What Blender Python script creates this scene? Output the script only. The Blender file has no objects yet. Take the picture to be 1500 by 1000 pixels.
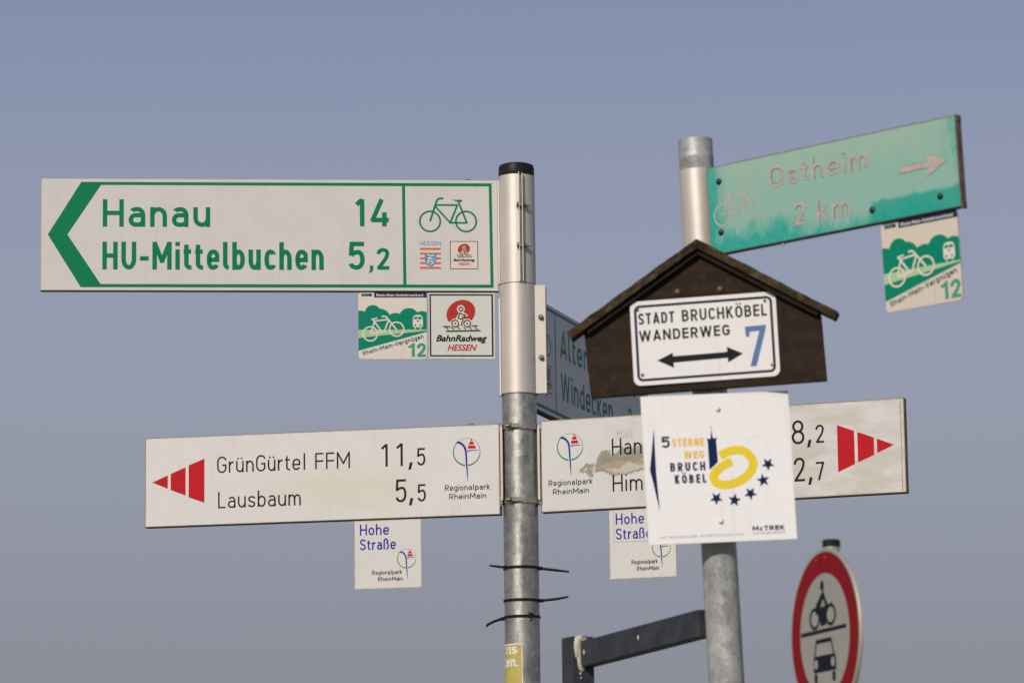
import bpy, math, random
from math import sin, cos, pi, radians, sqrt, atan2
from mathutils import Vector, Matrix, noise
from mathutils.geometry import tessellate_polygon

random.seed(4)
scene = bpy.context.scene
COL = scene.collection

# ------------------------------------------------------------------ camera
cam_d = bpy.data.cameras.new("camera")
cam = bpy.data.objects.new("camera", cam_d)
COL.objects.link(cam)
scene.camera = cam
pt_, rl_ = radians(9.6444), radians(-0.73604)
Rv = Vector((1, 0, 0)); Fv = Vector((0, cos(pt_), sin(pt_))); Uv = Vector((0, -sin(pt_), cos(pt_)))
R2 = Rv * cos(rl_) + Uv * sin(rl_); U2 = Uv * cos(rl_) - Rv * sin(rl_)
CAMZ = 1.6
cam.matrix_world = Matrix(((R2.x, U2.x, -Fv.x, 0), (R2.y, U2.y, -Fv.y, 0), (R2.z, U2.z, -Fv.z, CAMZ), (0, 0, 0, 1)))
cam_d.sensor_width = 36.0
cam_d.lens = 5535.3 / 1500 * 36.0
cam_d.clip_start = 0.1
cam_d.clip_end = 3000
cam_d.dof.use_dof = True
cam_d.dof.focus_distance = 8.15
cam_d.dof.aperture_fstop = 8.0

# ------------------------------------------------------------------ sky, sun, exposure
SUN_EL, SUN_AZ = radians(30), radians(24)       # azimuth: left of straight behind the camera
w = bpy.data.worlds.new("World"); scene.world = w; w.use_nodes = True
nt = w.node_tree; N = nt.nodes; Lk = nt.links
bg = N['Background']
sky = N.new('ShaderNodeTexSky'); sky.sky_type = 'NISHITA'; sky.sun_disc = False
sky.sun_elevation = SUN_EL; sky.sun_rotation = pi + SUN_AZ
sky.air_density = 1.0; sky.dust_density = 2.5; sky.ozone_density = 2.0
tc = N.new('ShaderNodeTexCoord'); sp = N.new('ShaderNodeSeparateXYZ')
Lk.new(tc.outputs['Generated'], sp.inputs[0])
rp = N.new('ShaderNodeValToRGB')                # thin spring haze: grey at the horizon, bluer upwards
Lk.new(sp.outputs[2], rp.inputs[0])
K = 10.0
def hz(pos, c, first=None):
    e = rp.color_ramp.elements[first] if first is not None else rp.color_ramp.elements.new(pos)
    e.position = pos; e.color = (c[0], c[1], c[2], 1)
rp.color_ramp.interpolation = 'B_SPLINE'
hz(0.0, (0.215, 0.215, 0.242), 0)
hz(1.0, (0.100, 0.140, 0.290), 1)
hz(0.075, (0.236, 0.240, 0.284))
hz(0.155, (0.330, 0.346, 0.428))
hz(0.235, (0.262, 0.299, 0.430))
hz(0.32, (0.160, 0.202, 0.345))
hz(0.5, (0.150, 0.192, 0.335))
mx = N.new('ShaderNodeMix'); mx.data_type = 'RGBA'; mx.blend_type = 'MIX'
fac = N.new('ShaderNodeMapRange'); Lk.new(sp.outputs[2], fac.inputs[0])
fac.inputs[1].default_value = 0.3; fac.inputs[2].default_value = 0.8
fac.inputs[3].default_value = 0.92; fac.inputs[4].default_value = 0.35
Lk.new(fac.outputs[0], mx.inputs[0])
sc_ = N.new('ShaderNodeVectorMath'); sc_.operation = 'SCALE'; sc_.inputs[3].default_value = K
Lk.new(rp.outputs[0], sc_.inputs[0])
Lk.new(sky.outputs[0], mx.inputs[6]); Lk.new(sc_.outputs[0], mx.inputs[7])
Lk.new(mx.outputs[2], bg.inputs[0])
bg.inputs[1].default_value = 1.0 / K

sun_d = bpy.data.lights.new("sun", 'SUN'); sun = bpy.data.objects.new("sun", sun_d); COL.objects.link(sun)
sun_d.energy = 3.05; sun_d.angle = radians(0.6); sun_d.color = (1.0, 0.935, 0.865)
sdir = Vector((-sin(SUN_AZ) * cos(SUN_EL), -cos(SUN_AZ) * cos(SUN_EL), sin(SUN_EL)))
sun.rotation_euler = sdir.to_track_quat('Z', 'Y').to_euler()
sun.location = (-4, -4, 12)
vs = scene.view_settings
vs.view_transform = 'Standard'; vs.look = 'None'; vs.gamma = 1; vs.use_curve_mapping = False; vs.exposure = 0.0

# ------------------------------------------------------------------ materials
def newmat(name):
    m = bpy.data.materials.new(name); m.use_nodes = True
    return m, m.node_tree.nodes, m.node_tree.links, m.node_tree.nodes['Principled BSDF']
def texn(N, L, scale, detail=4, rough=0.6, coords='Object', vec=None, stretch=None):
    n = N.new('ShaderNodeTexNoise'); n.inputs['Scale'].default_value = scale
    n.inputs['Detail'].default_value = detail; n.inputs['Roughness'].default_value = rough
    c = N.new('ShaderNodeTexCoord')
    src = c.outputs[coords]
    if stretch:
        mp = N.new('ShaderNodeMapping'); mp.inputs['Scale'].default_value = stretch
        L.new(src, mp.inputs[0]); src = mp.outputs[0]
    L.new(src, n.inputs['Vector'])
    return n
def mathn(N, L, op, a, b=None, c=None, clamp=False):
    n = N.new('ShaderNodeMath'); n.operation = op; n.use_clamp = clamp
    for i, v in enumerate((a, b, c)):
        if v is None: continue
        if isinstance(v, (int, float)): n.inputs[i].default_value = v
        else: L.new(v, n.inputs[i])
    return n.outputs[0]
def maprange(N, L, v, a, b, c=0.0, d=1.0, smooth=True):
    n = N.new('ShaderNodeMapRange')
    if smooth: n.interpolation_type = 'SMOOTHSTEP'
    L.new(v, n.inputs[0])
    for i, q in zip((1, 2, 3, 4), (a, b, c, d)): n.inputs[i].default_value = q
    return n.outputs[0]
def mixc(N, L, f, a, b, mode='MIX'):
    n = N.new('ShaderNodeMix'); n.data_type = 'RGBA'; n.blend_type = mode
    for i, v in ((0, f), (6, a), (7, b)):
        if isinstance(v, (int, float)): n.inputs[i].default_value = v
        elif isinstance(v, tuple): n.inputs[i].default_value = (*v, 1)
        else: L.new(v, n.inputs[i])
    return n.outputs[2]
def plain(name, col, rough=0.5, metal=0.0, var=0.12, scale=60.0, bump=0.0, spec=None):
    if spec is None and metal == 0: spec = 0.12
    m, N, L, b = newmat(name)
    n = texn(N, L, scale)
    v = maprange(N, L, n.outputs[0], 0.3, 0.7, 1 - var, 1 + var)
    mul = N.new('ShaderNodeVectorMath'); mul.operation = 'SCALE'
    mul.inputs[0].default_value = col; L.new(v, mul.inputs[3])
    L.new(mul.outputs[0], b.inputs['Base Color'])
    b.inputs['Roughness'].default_value = rough; b.inputs['Metallic'].default_value = metal
    if spec is not None: b.inputs['Specular IOR Level'].default_value = spec
    if bump:
        bn = N.new('ShaderNodeBump'); bn.inputs['Strength'].default_value = bump; bn.inputs['Distance'].default_value = 0.001
        L.new(n.outputs[0], bn.inputs['Height']); L.new(bn.outputs[0], b.inputs['Normal'])
    return m
def film(name, col, w, h, edge=(0.42, 0.33, 0.22), edge_amt=0.5, edge_w=0.005, stain=None, stain_amt=0.0, rough=0.45, grain=0.05, extra=None, streak=0.18):
    """printed sheet on a panel w x h (metres, object coordinates centred): film grain, dirty rim, weather stains"""
    m, N, L, b = newmat(name)
    c = N.new('ShaderNodeTexCoord'); s = N.new('ShaderNodeSeparateXYZ'); L.new(c.outputs['Object'], s.inputs[0])
    g = texn(N, L, 1400, 2); g2 = texn(N, L, 12, 5, 0.65)
    v = mathn(N, L, 'ADD', maprange(N, L, g.outputs[0], 0.3, 0.7, 1 - grain, 1 + grain),
              maprange(N, L, g2.outputs[0], 0.3, 0.7, -grain * .5, grain * .5))
    mul = N.new('ShaderNodeVectorMath'); mul.operation = 'SCALE'; mul.inputs[0].default_value = col; L.new(v, mul.inputs[3])
    cc = mul.outputs[0]
    if stain:
        sn = texn(N, L, 5, 6, 0.62, stretch=(1, 3.4, 1))
        f = maprange(N, L, sn.outputs[0], 0.45, 0.72, 0, stain_amt)
        cc = mixc(N, L, f, cc, stain)
    if streak:
        sk = texn(N, L, 70, 6, 0.7, stretch=(1, .05, 1)); sk2 = texn(N, L, 9, 4, .6)
        cc = mixc(N, L, mathn(N, L, 'MULTIPLY', maprange(N, L, sk.outputs[0], .50, .72, 0, streak), maprange(N, L, sk2.outputs[0], .4, .6, .2, 1)), cc, (0.34, 0.31, 0.25))
    if extra: cc = extra(N, L, s, cc)
    ax = mathn(N, L, 'SUBTRACT', w / 2, mathn(N, L, 'ABSOLUTE', s.outputs[0]))
    ay = mathn(N, L, 'SUBTRACT', h / 2, mathn(N, L, 'ABSOLUTE', s.outputs[1]))
    d = mathn(N, L, 'MINIMUM', ax, ay)
    en = texn(N, L, 45, 6, 0.7)
    d2 = mathn(N, L, 'ADD', d, maprange(N, L, en.outputs[0], 0.3, 0.7, edge_w * 0.45, -edge_w * 0.45, False))
    f = maprange(N, L, d2, 0.0, edge_w, edge_amt, 0.0)
    cc = mixc(N, L, f, cc, edge)
    L.new(cc, b.inputs['Base Color']); b.inputs['Roughness'].default_value = rough
    b.inputs['Specular IOR Level'].default_value = 0.2
    return m
def galv(name, col=(0.385, 0.375, 0.335), rough=0.40, metal=0.80):
    m, N, L, b = newmat(name)
    v = N.new('ShaderNodeTexVoronoi'); v.inputs['Scale'].default_value = 62
    c = N.new('ShaderNodeTexCoord'); L.new(c.outputs['Object'], v.inputs['Vector'])
    st = texn(N, L, 26, 6, 0.7, stretch=(1, 1, 0.25)); sp_ = texn(N, L, 160, 4, 0.7)
    bw = N.new('ShaderNodeRGBToBW'); L.new(v.outputs['Color'], bw.inputs[0])
    f = mathn(N, L, 'ADD', maprange(N, L, bw.outputs[0], 0, 1, 0.76, 1.2, False),
              maprange(N, L, st.outputs[0], 0.3, 0.7, -0.26, 0.22))
    f = mathn(N, L, 'ADD', f, maprange(N, L, sp_.outputs[0], 0.35, 0.7, -0.08, 0.14))
    mul = N.new('ShaderNodeVectorMath'); mul.operation = 'SCALE'; mul.inputs[0].default_value = col; L.new(f, mul.inputs[3])
    cc = mixc(N, L, maprange(N, L, sp_.outputs[0], 0.60, 0.74, 0, 0.55), mul.outputs[0], (0.62, 0.60, 0.54))
    cc = mixc(N, L, maprange(N, L, st.outputs[0], 0.56, 0.72, 0, 0.6), cc, (0.15, 0.15, 0.13))
    L.new(cc, b.inputs['Base Color'])
    L.new(maprange(N, L, st.outputs[0], 0.3, 0.7, rough - 0.08, rough + 0.14), b.inputs['Roughness'])
    b.inputs['Metallic'].default_value = metal
    bn = N.new('ShaderNodeBump'); bn.inputs['Strength'].default_value = 0.25; bn.inputs['Distance'].default_value = 0.0008
    L.new(f, bn.inputs['Height']); L.new(bn.outputs[0], b.inputs['Normal'])
    return m
def alu(name, col=(0.62, 0.56, 0.49), rough=0.50, metal=0.45):
    m, N, L, b = newmat(name)
    g = texn(N, L, 500, 3, 0.6, stretch=(1, 1, 0.5)); st = texn(N, L, 14, 5, 0.6, stretch=(1, 1, 0.4))
    f = mathn(N, L, 'ADD', maprange(N, L, g.outputs[0], 0.3, 0.7, 0.95, 1.05), maprange(N, L, st.outputs[0], 0.3, 0.7, -0.07, 0.05))
    mul = N.new('ShaderNodeVectorMath'); mul.operation = 'SCALE'; mul.inputs[0].default_value = col; L.new(f, mul.inputs[3])
    L.new(mul.outputs[0], b.inputs['Base Color']); b.inputs['Roughness'].default_value = rough; b.inputs['Metallic'].default_value = metal
    bn = N.new('ShaderNodeBump'); bn.inputs['Strength'].default_value = 0.12; bn.inputs['Distance'].default_value = 0.0003
    L.new(g.outputs[0], bn.inputs['Height']); L.new(bn.outputs[0], b.inputs['Normal'])
    return m

M = {}
M['galv'] = galv('galvanised_steel')
M['galv_light'] = galv('galvanised_steel_pale', (0.43, 0.43, 0.41), 0.56, 0.40)
M['alu'] = alu('anodised_aluminium')
M['alu_edge'] = alu('aluminium_profile', (0.45, 0.40, 0.34), 0.5, 0.4)
M['steel'] = plain('stainless_steel', (0.42, 0.39, 0.34), 0.32, 0.95, 0.15, 90)
M['dark_steel'] = plain('dirty_steel', (0.13, 0.115, 0.095), 0.45, 0.7, 0.3, 120)
M['cap'] = plain('black_rubber', (0.016, 0.014, 0.012), 0.42, 0, 0.3, 50, 0.1)
M['black'] = plain('black_plastic', (0.010, 0.010, 0.011), 0.38, 0, 0.2, 80)
M['green'] = plain('green_print', (0.0022, 0.185, 0.068), 0.42, 0, 0.05, 300)
M['ink'] = plain('black_print', (0.006, 0.006, 0.008), 0.45, 0, 0.1, 300)
M['red'] = plain('red_print', (0.46, 0.004, 0.010), 0.42, 0, 0.08, 60)
M['brick'] = plain('faded_red_print', (0.50, 0.065, 0.045), 0.45, 0, 0.05, 200)
M['brick_deep'] = plain('red_brown_print', (0.43, 0.035, 0.028), 0.45, 0, 0.05, 200)
M['blue'] = plain('blue_print', (0.012, 0.016, 0.27), 0.45, 0, 0.05, 200)
M['navy'] = plain('navy_print', (0.006, 0.020, 0.075), 0.45, 0, 0.06, 200)
M['banner'] = plain('navy_banner_print', (0.020, 0.024, 0.085), 0.45, 0, 0.06, 200)
M['navy_sign'] = plain('dark_navy_print', (0.010, 0.014, 0.045), 0.45, 0, 0.1, 100)
M['steel_blue'] = plain('steel_blue_print', (0.105, 0.180, 0.345), 0.45, 0, 0.05, 200)
M['pale_blue'] = plain('pale_blue_print', (0.15, 0.26, 0.44), 0.45, 0, 0.05, 200)
M['crest_blue'] = plain('crest_blue_print', (0.05, 0.23, 0.50), 0.45, 0, 0.05, 200)
M['crest_red'] = plain('crest_red_print', (0.62, 0.12, 0.075), 0.45, 0, 0.05, 200)
M['yellow'] = plain('yellow_print', (0.80, 0.60, 0.035), 0.45, 0, 0.04, 200)
M['amber'] = plain('amber_print', (0.80, 0.50, 0.10), 0.45, 0, 0.04, 200)
M['logo_green'] = plain('leaf_green_print', (0.010, 0.25, 0.04), 0.45, 0, 0.05, 200)
M['plate_green'] = plain('teal_green_print', (0.002, 0.205, 0.118), 0.45, 0, 0.05, 200)
M['mid_green'] = plain('washed_green_print', (0.058, 0.30, 0.17), 0.45, 0, 0.05, 200)
M['pale_green'] = plain('pale_green_print', (0.36, 0.52, 0.29), 0.45, 0, 0.05, 200)
M['plate_white'] = plain('cream_print', (0.66, 0.60, 0.51), 0.45, 0, 0.04, 200)
M['lily'] = plain('white_print', (0.66, 0.65, 0.62), 0.45, 0, 0.03, 200)
M['grey_print'] = plain('grey_print', (0.30, 0.29, 0.30), 0.5, 0, 0.1, 200)
M['faint'] = plain('faint_print', (0.58, 0.57, 0.57), 0.5, 0, 0.05, 200)
M['old_pale'] = plain('faded_pale_print', (0.43, 0.37, 0.33), 0.55, 0, 0.12, 120)
M['old_rim'] = plain('faded_brown_outline', (0.215, 0.20, 0.15), 0.6, 0, 0.15, 120)
M['rust'] = plain('rusty_iron', (0.15, 0.065, 0.036), 0.6, 0.3, 0.4, 300, 0.2)
M['brass'] = plain('brass', (0.45, 0.30, 0.12), 0.45, 0.6, 0.3, 300)
M['paint_blob'] = plain('spilt_cream_paint', (0.50, 0.47, 0.38), 0.55, 0, 0.2, 90, 0.3)
M['sticker_col'] = plain('ochre_paper', (0.46, 0.39, 0.11), 0.5, 0, 0.12, 90)
M['sticker_white'] = plain('white_paper', (0.72, 0.70, 0.64), 0.5, 0, 0.08, 90)

M['old_screw'] = plain('blackened_screw', (0.035, 0.028, 0.022), .35, .5, .4, 300)
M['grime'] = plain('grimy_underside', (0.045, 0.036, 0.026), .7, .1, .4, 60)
M['dark_ink'] = plain('blue_black_print', (0.006, 0.007, 0.013), 0.45, 0, 0.1, 100)
def anthracite():
    m, N, L, b = newmat('anthracite_steel')
    n = texn(N, L, 22, 6, 0.7); n2 = texn(N, L, 130, 4, 0.6)
    cc = mixc(N, L, maprange(N, L, n.outputs[0], 0.35, 0.7), (0.025, 0.028, 0.034), (0.046, 0.050, 0.057))
    cc = mixc(N, L, maprange(N, L, n2.outputs[0], 0.68, 0.76, 0, 0.5), cc, (0.30, 0.28, 0.24))
    L.new(cc, b.inputs['Base Color']); b.inputs['Roughness'].default_value = 0.5; b.inputs['Specular IOR Level'].default_value = 0.3
    return m
M['anthracite'] = anthracite()
def wood(name, c1, c2, moss=None, horiz=True):
    m, N, L, b = newmat(name)
    n = texn(N, L, 40, 6, 0.7, stretch=(0.12, 1, 1) if horiz else (1, 1, 1))
    n2 = texn(N, L, 55, 6, 0.75)
    cc = mixc(N, L, maprange(N, L, n.outputs[0], 0.35, 0.65), c1, c2)
    if moss: cc = mixc(N, L, maprange(N, L, n2.outputs[0], 0.47, 0.66, 0, 0.85), cc, moss)
    L.new(cc, b.inputs['Base Color']); b.inputs['Roughness'].default_value = 0.75
    b.inputs['Specular IOR Level'].default_value = 0.12
    bn = N.new('ShaderNodeBump'); bn.inputs['Strength'].default_value = 0.55; bn.inputs['Distance'].default_value = 0.0015
    L.new(mathn(N, L, 'ADD', n.outputs[0], n2.outputs[0]), bn.inputs['Height']); L.new(bn.outputs[0], b.inputs['Normal'])
    return m
M['board'] = wood('dark_stained_wood', (0.026, 0.017, 0.013), (0.042, 0.028, 0.021))
M['roof'] = wood('mossy_wood', (0.018, 0.011, 0.006), (0.055, 0.035, 0.017), (0.095, 0.075, 0.032))
M['roof_dark'] = wood('dark_wood_eave_shade', (0.012, 0.009, 0.007), (0.020, 0.014, 0.010))  # mounting block wood; also the painted shade strip under the roof

# ------------------------------------------------------------------ mesh helpers
class MB:
    def __init__(s): s.v = []; s.f = []; s.sm = []
    def add(s, vs, fs, smooth=False):
        o = len(s.v); s.v += [tuple(v) for v in vs]
        for f in fs: s.f.append(tuple(o + i for i in f)); s.sm.append(smooth)
    def box(s, x0, x1, y0, y1, z0, z1, bev=0.0):
        if bev <= 0:
            vs = [(x, y, z) for z in (z0, z1) for y in (y0, y1) for x in (x0, x1)]
            s.add(vs, [(0, 2, 3, 1), (4, 5, 7, 6), (0, 1, 5, 4), (2, 6, 7, 3), (0, 4, 6, 2), (1, 3, 7, 5)])
            return
        b = bev; vs = []; idx = {}
        X = (x0, x1); Y = (y0, y1); Z = (z0, z1)
        for i in (0, 1):
            for j in (0, 1):
                for k in (0, 1):
                    sx = 1 if i == 0 else -1; sy = 1 if j == 0 else -1; sz = 1 if k == 0 else -1
                    idx[i, j, k, 'x'] = len(vs); vs.append((X[i], Y[j] + sy * b, Z[k] + sz * b))
                    idx[i, j, k, 'y'] = len(vs); vs.append((X[i] + sx * b, Y[j], Z[k] + sz * b))
                    idx[i, j, k, 'z'] = len(vs); vs.append((X[i] + sx * b, Y[j] + sy * b, Z[k]))
        fs = []
        for i in (0, 1):
            q = [idx[i, 0, 0, 'x'], idx[i, 1, 0, 'x'], idx[i, 1, 1, 'x'], idx[i, 0, 1, 'x']]; fs.append(q)
            q = [idx[0, i, 0, 'y'], idx[0, i, 1, 'y'], idx[1, i, 1, 'y'], idx[1, i, 0, 'y']]; fs.append(q)
            q = [idx[0, 0, i, 'z'], idx[1, 0, i, 'z'], idx[1, 1, i, 'z'], idx[0, 1, i, 'z']]; fs.append(q)
            for j in (0, 1):
                fs.append([idx[i, j, 0, 'x'], idx[i, j, 1, 'x'], idx[i, j, 1, 'y'], idx[i, j, 0, 'y']])
                fs.append([idx[i, 0, j, 'x'], idx[i, 1, j, 'x'], idx[i, 1, j, 'z'], idx[i, 0, j, 'z']])
                fs.append([idx[0, i, j, 'y'], idx[1, i, j, 'y'], idx[1, i, j, 'z'], idx[0, i, j, 'z']])
                for k in (0, 1): fs.append([idx[i, j, k, 'x'], idx[i, j, k, 'y'], idx[i, j, k, 'z']])
        c = Vector(((x0 + x1) / 2, (y0 + y1) / 2, (z0 + z1) / 2)); out = []
        for f in fs:
            p = [Vector(vs[q]) for q in f]; nrm = (p[1] - p[0]).cross(p[2] - p[0])
            ctr = sum(p, Vector()) / len(p)
            out.append(tuple(f) if nrm.dot(ctr - c) > 0 else tuple(reversed(f)))
        s.add(vs, out)
    def prism(s, poly, z0, z1):
        """poly: CCW outline in xy, extruded from z0 to z1 (z1 > z0)"""
        n = len(poly)
        vs = [(x, y, z0) for x, y in poly] + [(x, y, z1) for x, y in poly]
        tri = tri_poly(poly)
        fs = [tuple(n + i for i in t) for t in tri] + [tuple(reversed(t)) for t in tri]
        fs += [(i, (i + 1) % n, n + (i + 1) % n, n + i) for i in range(n)]
        s.add(vs, fs)
    def lathe(s, prof, n=32, ax='z', c=(0, 0, 0), a0=0.0, a1=2 * pi, smooth=True):
        full = abs(a1 - a0 - 2 * pi) < 1e-6; m = n if full else n + 1; vs = []
        for r, z in prof:
            for k in range(m):
                a = a0 + (a1 - a0) * k / n; x, y = r * cos(a), r * sin(a)
                p = (x, y, z) if ax == 'z' else ((z, x, y) if ax == 'x' else (y, z, x))
                vs.append((p[0] + c[0], p[1] + c[1], p[2] + c[2]))
        fs = []
        for j in range(len(prof) - 1):
            for k in range(n if full else n):
                k2 = (k + 1) % m if full else k + 1
                fs.append((j * m + k, j * m + k2, (j + 1) * m + k2, (j + 1) * m + k))
        s.add(vs, fs, smooth)
    def tube(s, pts, r, n=10, flat=1.0, up=Vector((0, 0, 1))):
        pts = [Vector(p) for p in pts]; rings = []
        for i, p in enumerate(pts):
            d = (pts[min(i + 1, len(pts) - 1)] - pts[max(i - 1, 0)]).normalized()
            a = d.cross(up); a = a.normalized() if a.length > 1e-6 else Vector((1, 0, 0)); b = d.cross(a)
            rr = r[i] if isinstance(r, (list, tuple)) else r
            rings.append([p + a * cos(2 * pi * k / n) * rr * flat + b * sin(2 * pi * k / n) * rr for k in range(n)])
        vs = [v for q in rings for v in q]; fs = []
        for i in range(len(pts) - 1):
            for k in range(n):
                k2 = (k + 1) % n
                fs.append((i * n + k, i * n + k2, (i + 1) * n + k2, (i + 1) * n + k))
        fs.append(tuple(range(n))[::-1]); fs.append(tuple((len(pts) - 1) * n + k for k in range(n)))
        s.add(vs, fs, n > 6)
    def build(s, name, mat, parent=None, label=None, kind=None, recalc=False):
        me = bpy.data.meshes.new(name); me.from_pydata(s.v, [], s.f); me.update()
        me.polygons.foreach_set('use_smooth', s.sm)
        if recalc:
            import bmesh
            bm = bmesh.new(); bm.from_mesh(me); bmesh.ops.recalc_face_normals(bm, faces=bm.faces); bm.to_mesh(me); bm.free()
        if any(s.sm): me.set_sharp_from_angle(angle=radians(38))
        me.materials.append(mat)
        o = bpy.data.objects.new(name, me); COL.objects.link(o)
        if parent: o.parent = parent
        if label: o['label'] = label
        if kind: o['kind'] = kind
        return o
def tri_poly(poly):
    t = tessellate_polygon([[Vector((x, y, 0)) for x, y in poly]])
    out = []
    for a, b, c in t:
        ar = (poly[b][0] - poly[a][0]) * (poly[c][1] - poly[a][1]) - (poly[c][0] - poly[a][0]) * (poly[b][1] - poly[a][1])
        out.append((a, b, c) if ar > 0 else (a, c, b))
    return out
def thing(name, label, cat, mat4=None, loc=None, group=None):
    o = bpy.data.objects.new(name, None); COL.objects.link(o); o.empty_display_size = 0.1
    if mat4 is not None: o.matrix_world = mat4
    if loc is not None: o.location = loc
    o['label'] = label; o['category'] = cat
    if group: o['group'] = group
    return o
def frame(c, u, v, off=(0, 0, 0)):
    u = Vector(u).normalized(); v = Vector(v).normalized(); n = u.cross(v); n.normalize()
    if n.y > 0: n = -n
    c = Vector(c) + Vector((0, 0, CAMZ)) + u * off[0] + v * off[1] + n * off[2]
    return Matrix(((u.x, v.x, n.x, c.x), (u.y, v.y, n.y, c.y), (u.z, v.z, n.z, c.z), (0, 0, 0, 1)))

# ---- flat print (all lengths in millimetres in the sign's own plane) ----
mm = 0.001
class Flat:
    """print on a panel: strokes and areas, each a hair above the last"""
    def __init__(s, z=0.25, f=None): s.v = []; s.fc = []; s.z = z; s.map = f
    def _add(s, pts, faces):
        o = len(s.v)
        for x, y in pts:
            if s.map: x, y = s.map(x, y)
            s.v.append((x * mm, y * mm, s.z * mm))
        s.fc += [tuple(o + i for i in f) for f in faces]; s.z += 0.012
    def poly(s, pts):
        a = sum(pts[i][0] * pts[(i + 1) % len(pts)][1] - pts[(i + 1) % len(pts)][0] * pts[i][1] for i in range(len(pts)))
        if a < 0: pts = pts[::-1]
        s._add(pts, tri_poly(pts))
    def rect(s, x0, y0, x1, y1): s.poly([(x0, y0), (x1, y0), (x1, y1), (x0, y1)])
    def disc(s, x, y, r, ry=None, n=40):
        ry = ry or r
        s.poly([(x + r * cos(2 * pi * k / n), y + ry * sin(2 * pi * k / n)) for k in range(n)])
    def ring(s, x, y, r, t, ry=None, a0=0, a1=360, n=48, t1=None):
        ry = ry or r; P = []; full = (a1 - a0) == 360; m = n if full else n + 1
        for k in range(m):
            a = radians(a0 + (a1 - a0) * k / n); tt = t if t1 is None else t + (t1 - t) * k / n
            P.append((x + (r + tt / 2) * cos(a), y + (ry + tt / 2) * sin(a)))
            P.append((x + (r - tt / 2) * cos(a), y + (ry - tt / 2) * sin(a)))
        F = [(2 * k, 2 * ((k + 1) % m), 2 * ((k + 1) % m) + 1, 2 * k + 1) for k in range(n)]
        s._add(P, F)
    def stroke(s, pts, t, closed=False):
        q = [pts[0]]
        for p in pts[1:]:
            if abs(p[0] - q[-1][0]) + abs(p[1] - q[-1][1]) > 1e-5: q.append(p)
        if closed and abs(q[0][0] - q[-1][0]) + abs(q[0][1] - q[-1][1]) < 1e-5: q.pop()
        pts = [Vector(p) for p in q]; n = len(pts); P = []
        if n < 2: return
        if not closed and n > 2:                       # very sharp turn: lay two overlapping strokes
            for i in range(1, n - 1):
                a = (pts[i] - pts[i - 1]).normalized(); b = (pts[i + 1] - pts[i]).normalized()
                if a.dot(b) < -0.05:
                    e = t * .30
                    s.stroke([tuple(p) for p in pts[:i]] + [tuple(pts[i] + a * e)], t)
                    s.stroke([tuple(pts[i] - b * e)] + [tuple(p) for p in pts[i + 1:]], t); return
        for i in range(n):
            a = pts[i] - pts[i - 1] if (i or closed) else pts[1] - pts[0]
            b = pts[(i + 1) % n] - pts[i] if (i < n - 1 or closed) else a
            a = a.normalized(); b = b.normalized(); nn = Vector((-a.y - b.y, a.x + b.x))
            if nn.length < 1e-4: nn = Vector((-a.y, a.x))
            nn.normalize(); k = min(1 / max(nn.dot(Vector((-a.y, a.x))), 0.3), 2.2)
            P += [tuple(pts[i] + nn * t / 2 * k), tuple(pts[i] - nn * t / 2 * k)]
        m = n if closed else n - 1
        s._add(P, [(2 * i + 1, 2 * ((i + 1) % n) + 1, 2 * ((i + 1) % n), 2 * i) for i in range(m)])
    def build(s, name, mat, parent, label=None):
        me = bpy.data.meshes.new(name); me.from_pydata(s.v, [], s.fc); me.materials.append(mat)
        o = bpy.data.objects.new(name, me); COL.objects.link(o); o.parent = parent
        if label: o['label'] = label
        return o

def RP(pts, r, closed=False, n=7):
    """polyline with rounded corners; a point may carry its own radius (x, y, r)"""
    out = []; m = len(pts)
    for i in range(m):
        p = Vector(pts[i][:2]); rr = pts[i][2] if len(pts[i]) > 2 else r
        if (not closed and i in (0, m - 1)) or rr <= 1e-4: out.append((p.x, p.y)); continue
        a = Vector(pts[i - 1][:2]) - p; b = Vector(pts[(i + 1) % m][:2]) - p
        da = a.length * (1.0 if (not closed and i == 1) else 0.5); db = b.length * (1.0 if (not closed and i == m - 2) else 0.5)
        A = p + a.normalized() * min(rr, da); B = p + b.normalized() * min(rr, db)
        for k in range(n + 1):
            t = k / n; c1 = A + (p - A) * 0.5523; c2 = B + (p - B) * 0.5523
            q = A * (1 - t) ** 3 + c1 * 3 * t * (1 - t) ** 2 + c2 * 3 * t * t * (1 - t) + B * t ** 3
            out.append((q.x, q.y))
    return out

LW = dict(H=.73, U=.71, M=.92, A=.76, W=1.14, O=.74, S=.66, T=.64, D=.70, B=.70, R=.70, C=.67, K=.72, E=.60, L=.56, N=.76,
          G=.72, F=.58, V=.72, P=.68, a=.58, n=.59, u=.59, i=.15, t=.38, e=.60, l=.27, b=.60, c=.54, h=.59, s=.54, m=.93, d=.60, k=.58,
          r=.38, o=.60, g=.60, p=.60, w=.86, z=.52, v=.56)
LW.update({'1': .31, '2': .60, '4': .68, '5': .60, '8': .64, '7': .56, '3': .60, ',': .17, '-': .42, ' ': .30, 'ß': .62, 'Ö': .74, 'ü': .59, 'ö': .60, 'j': .2})

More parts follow.
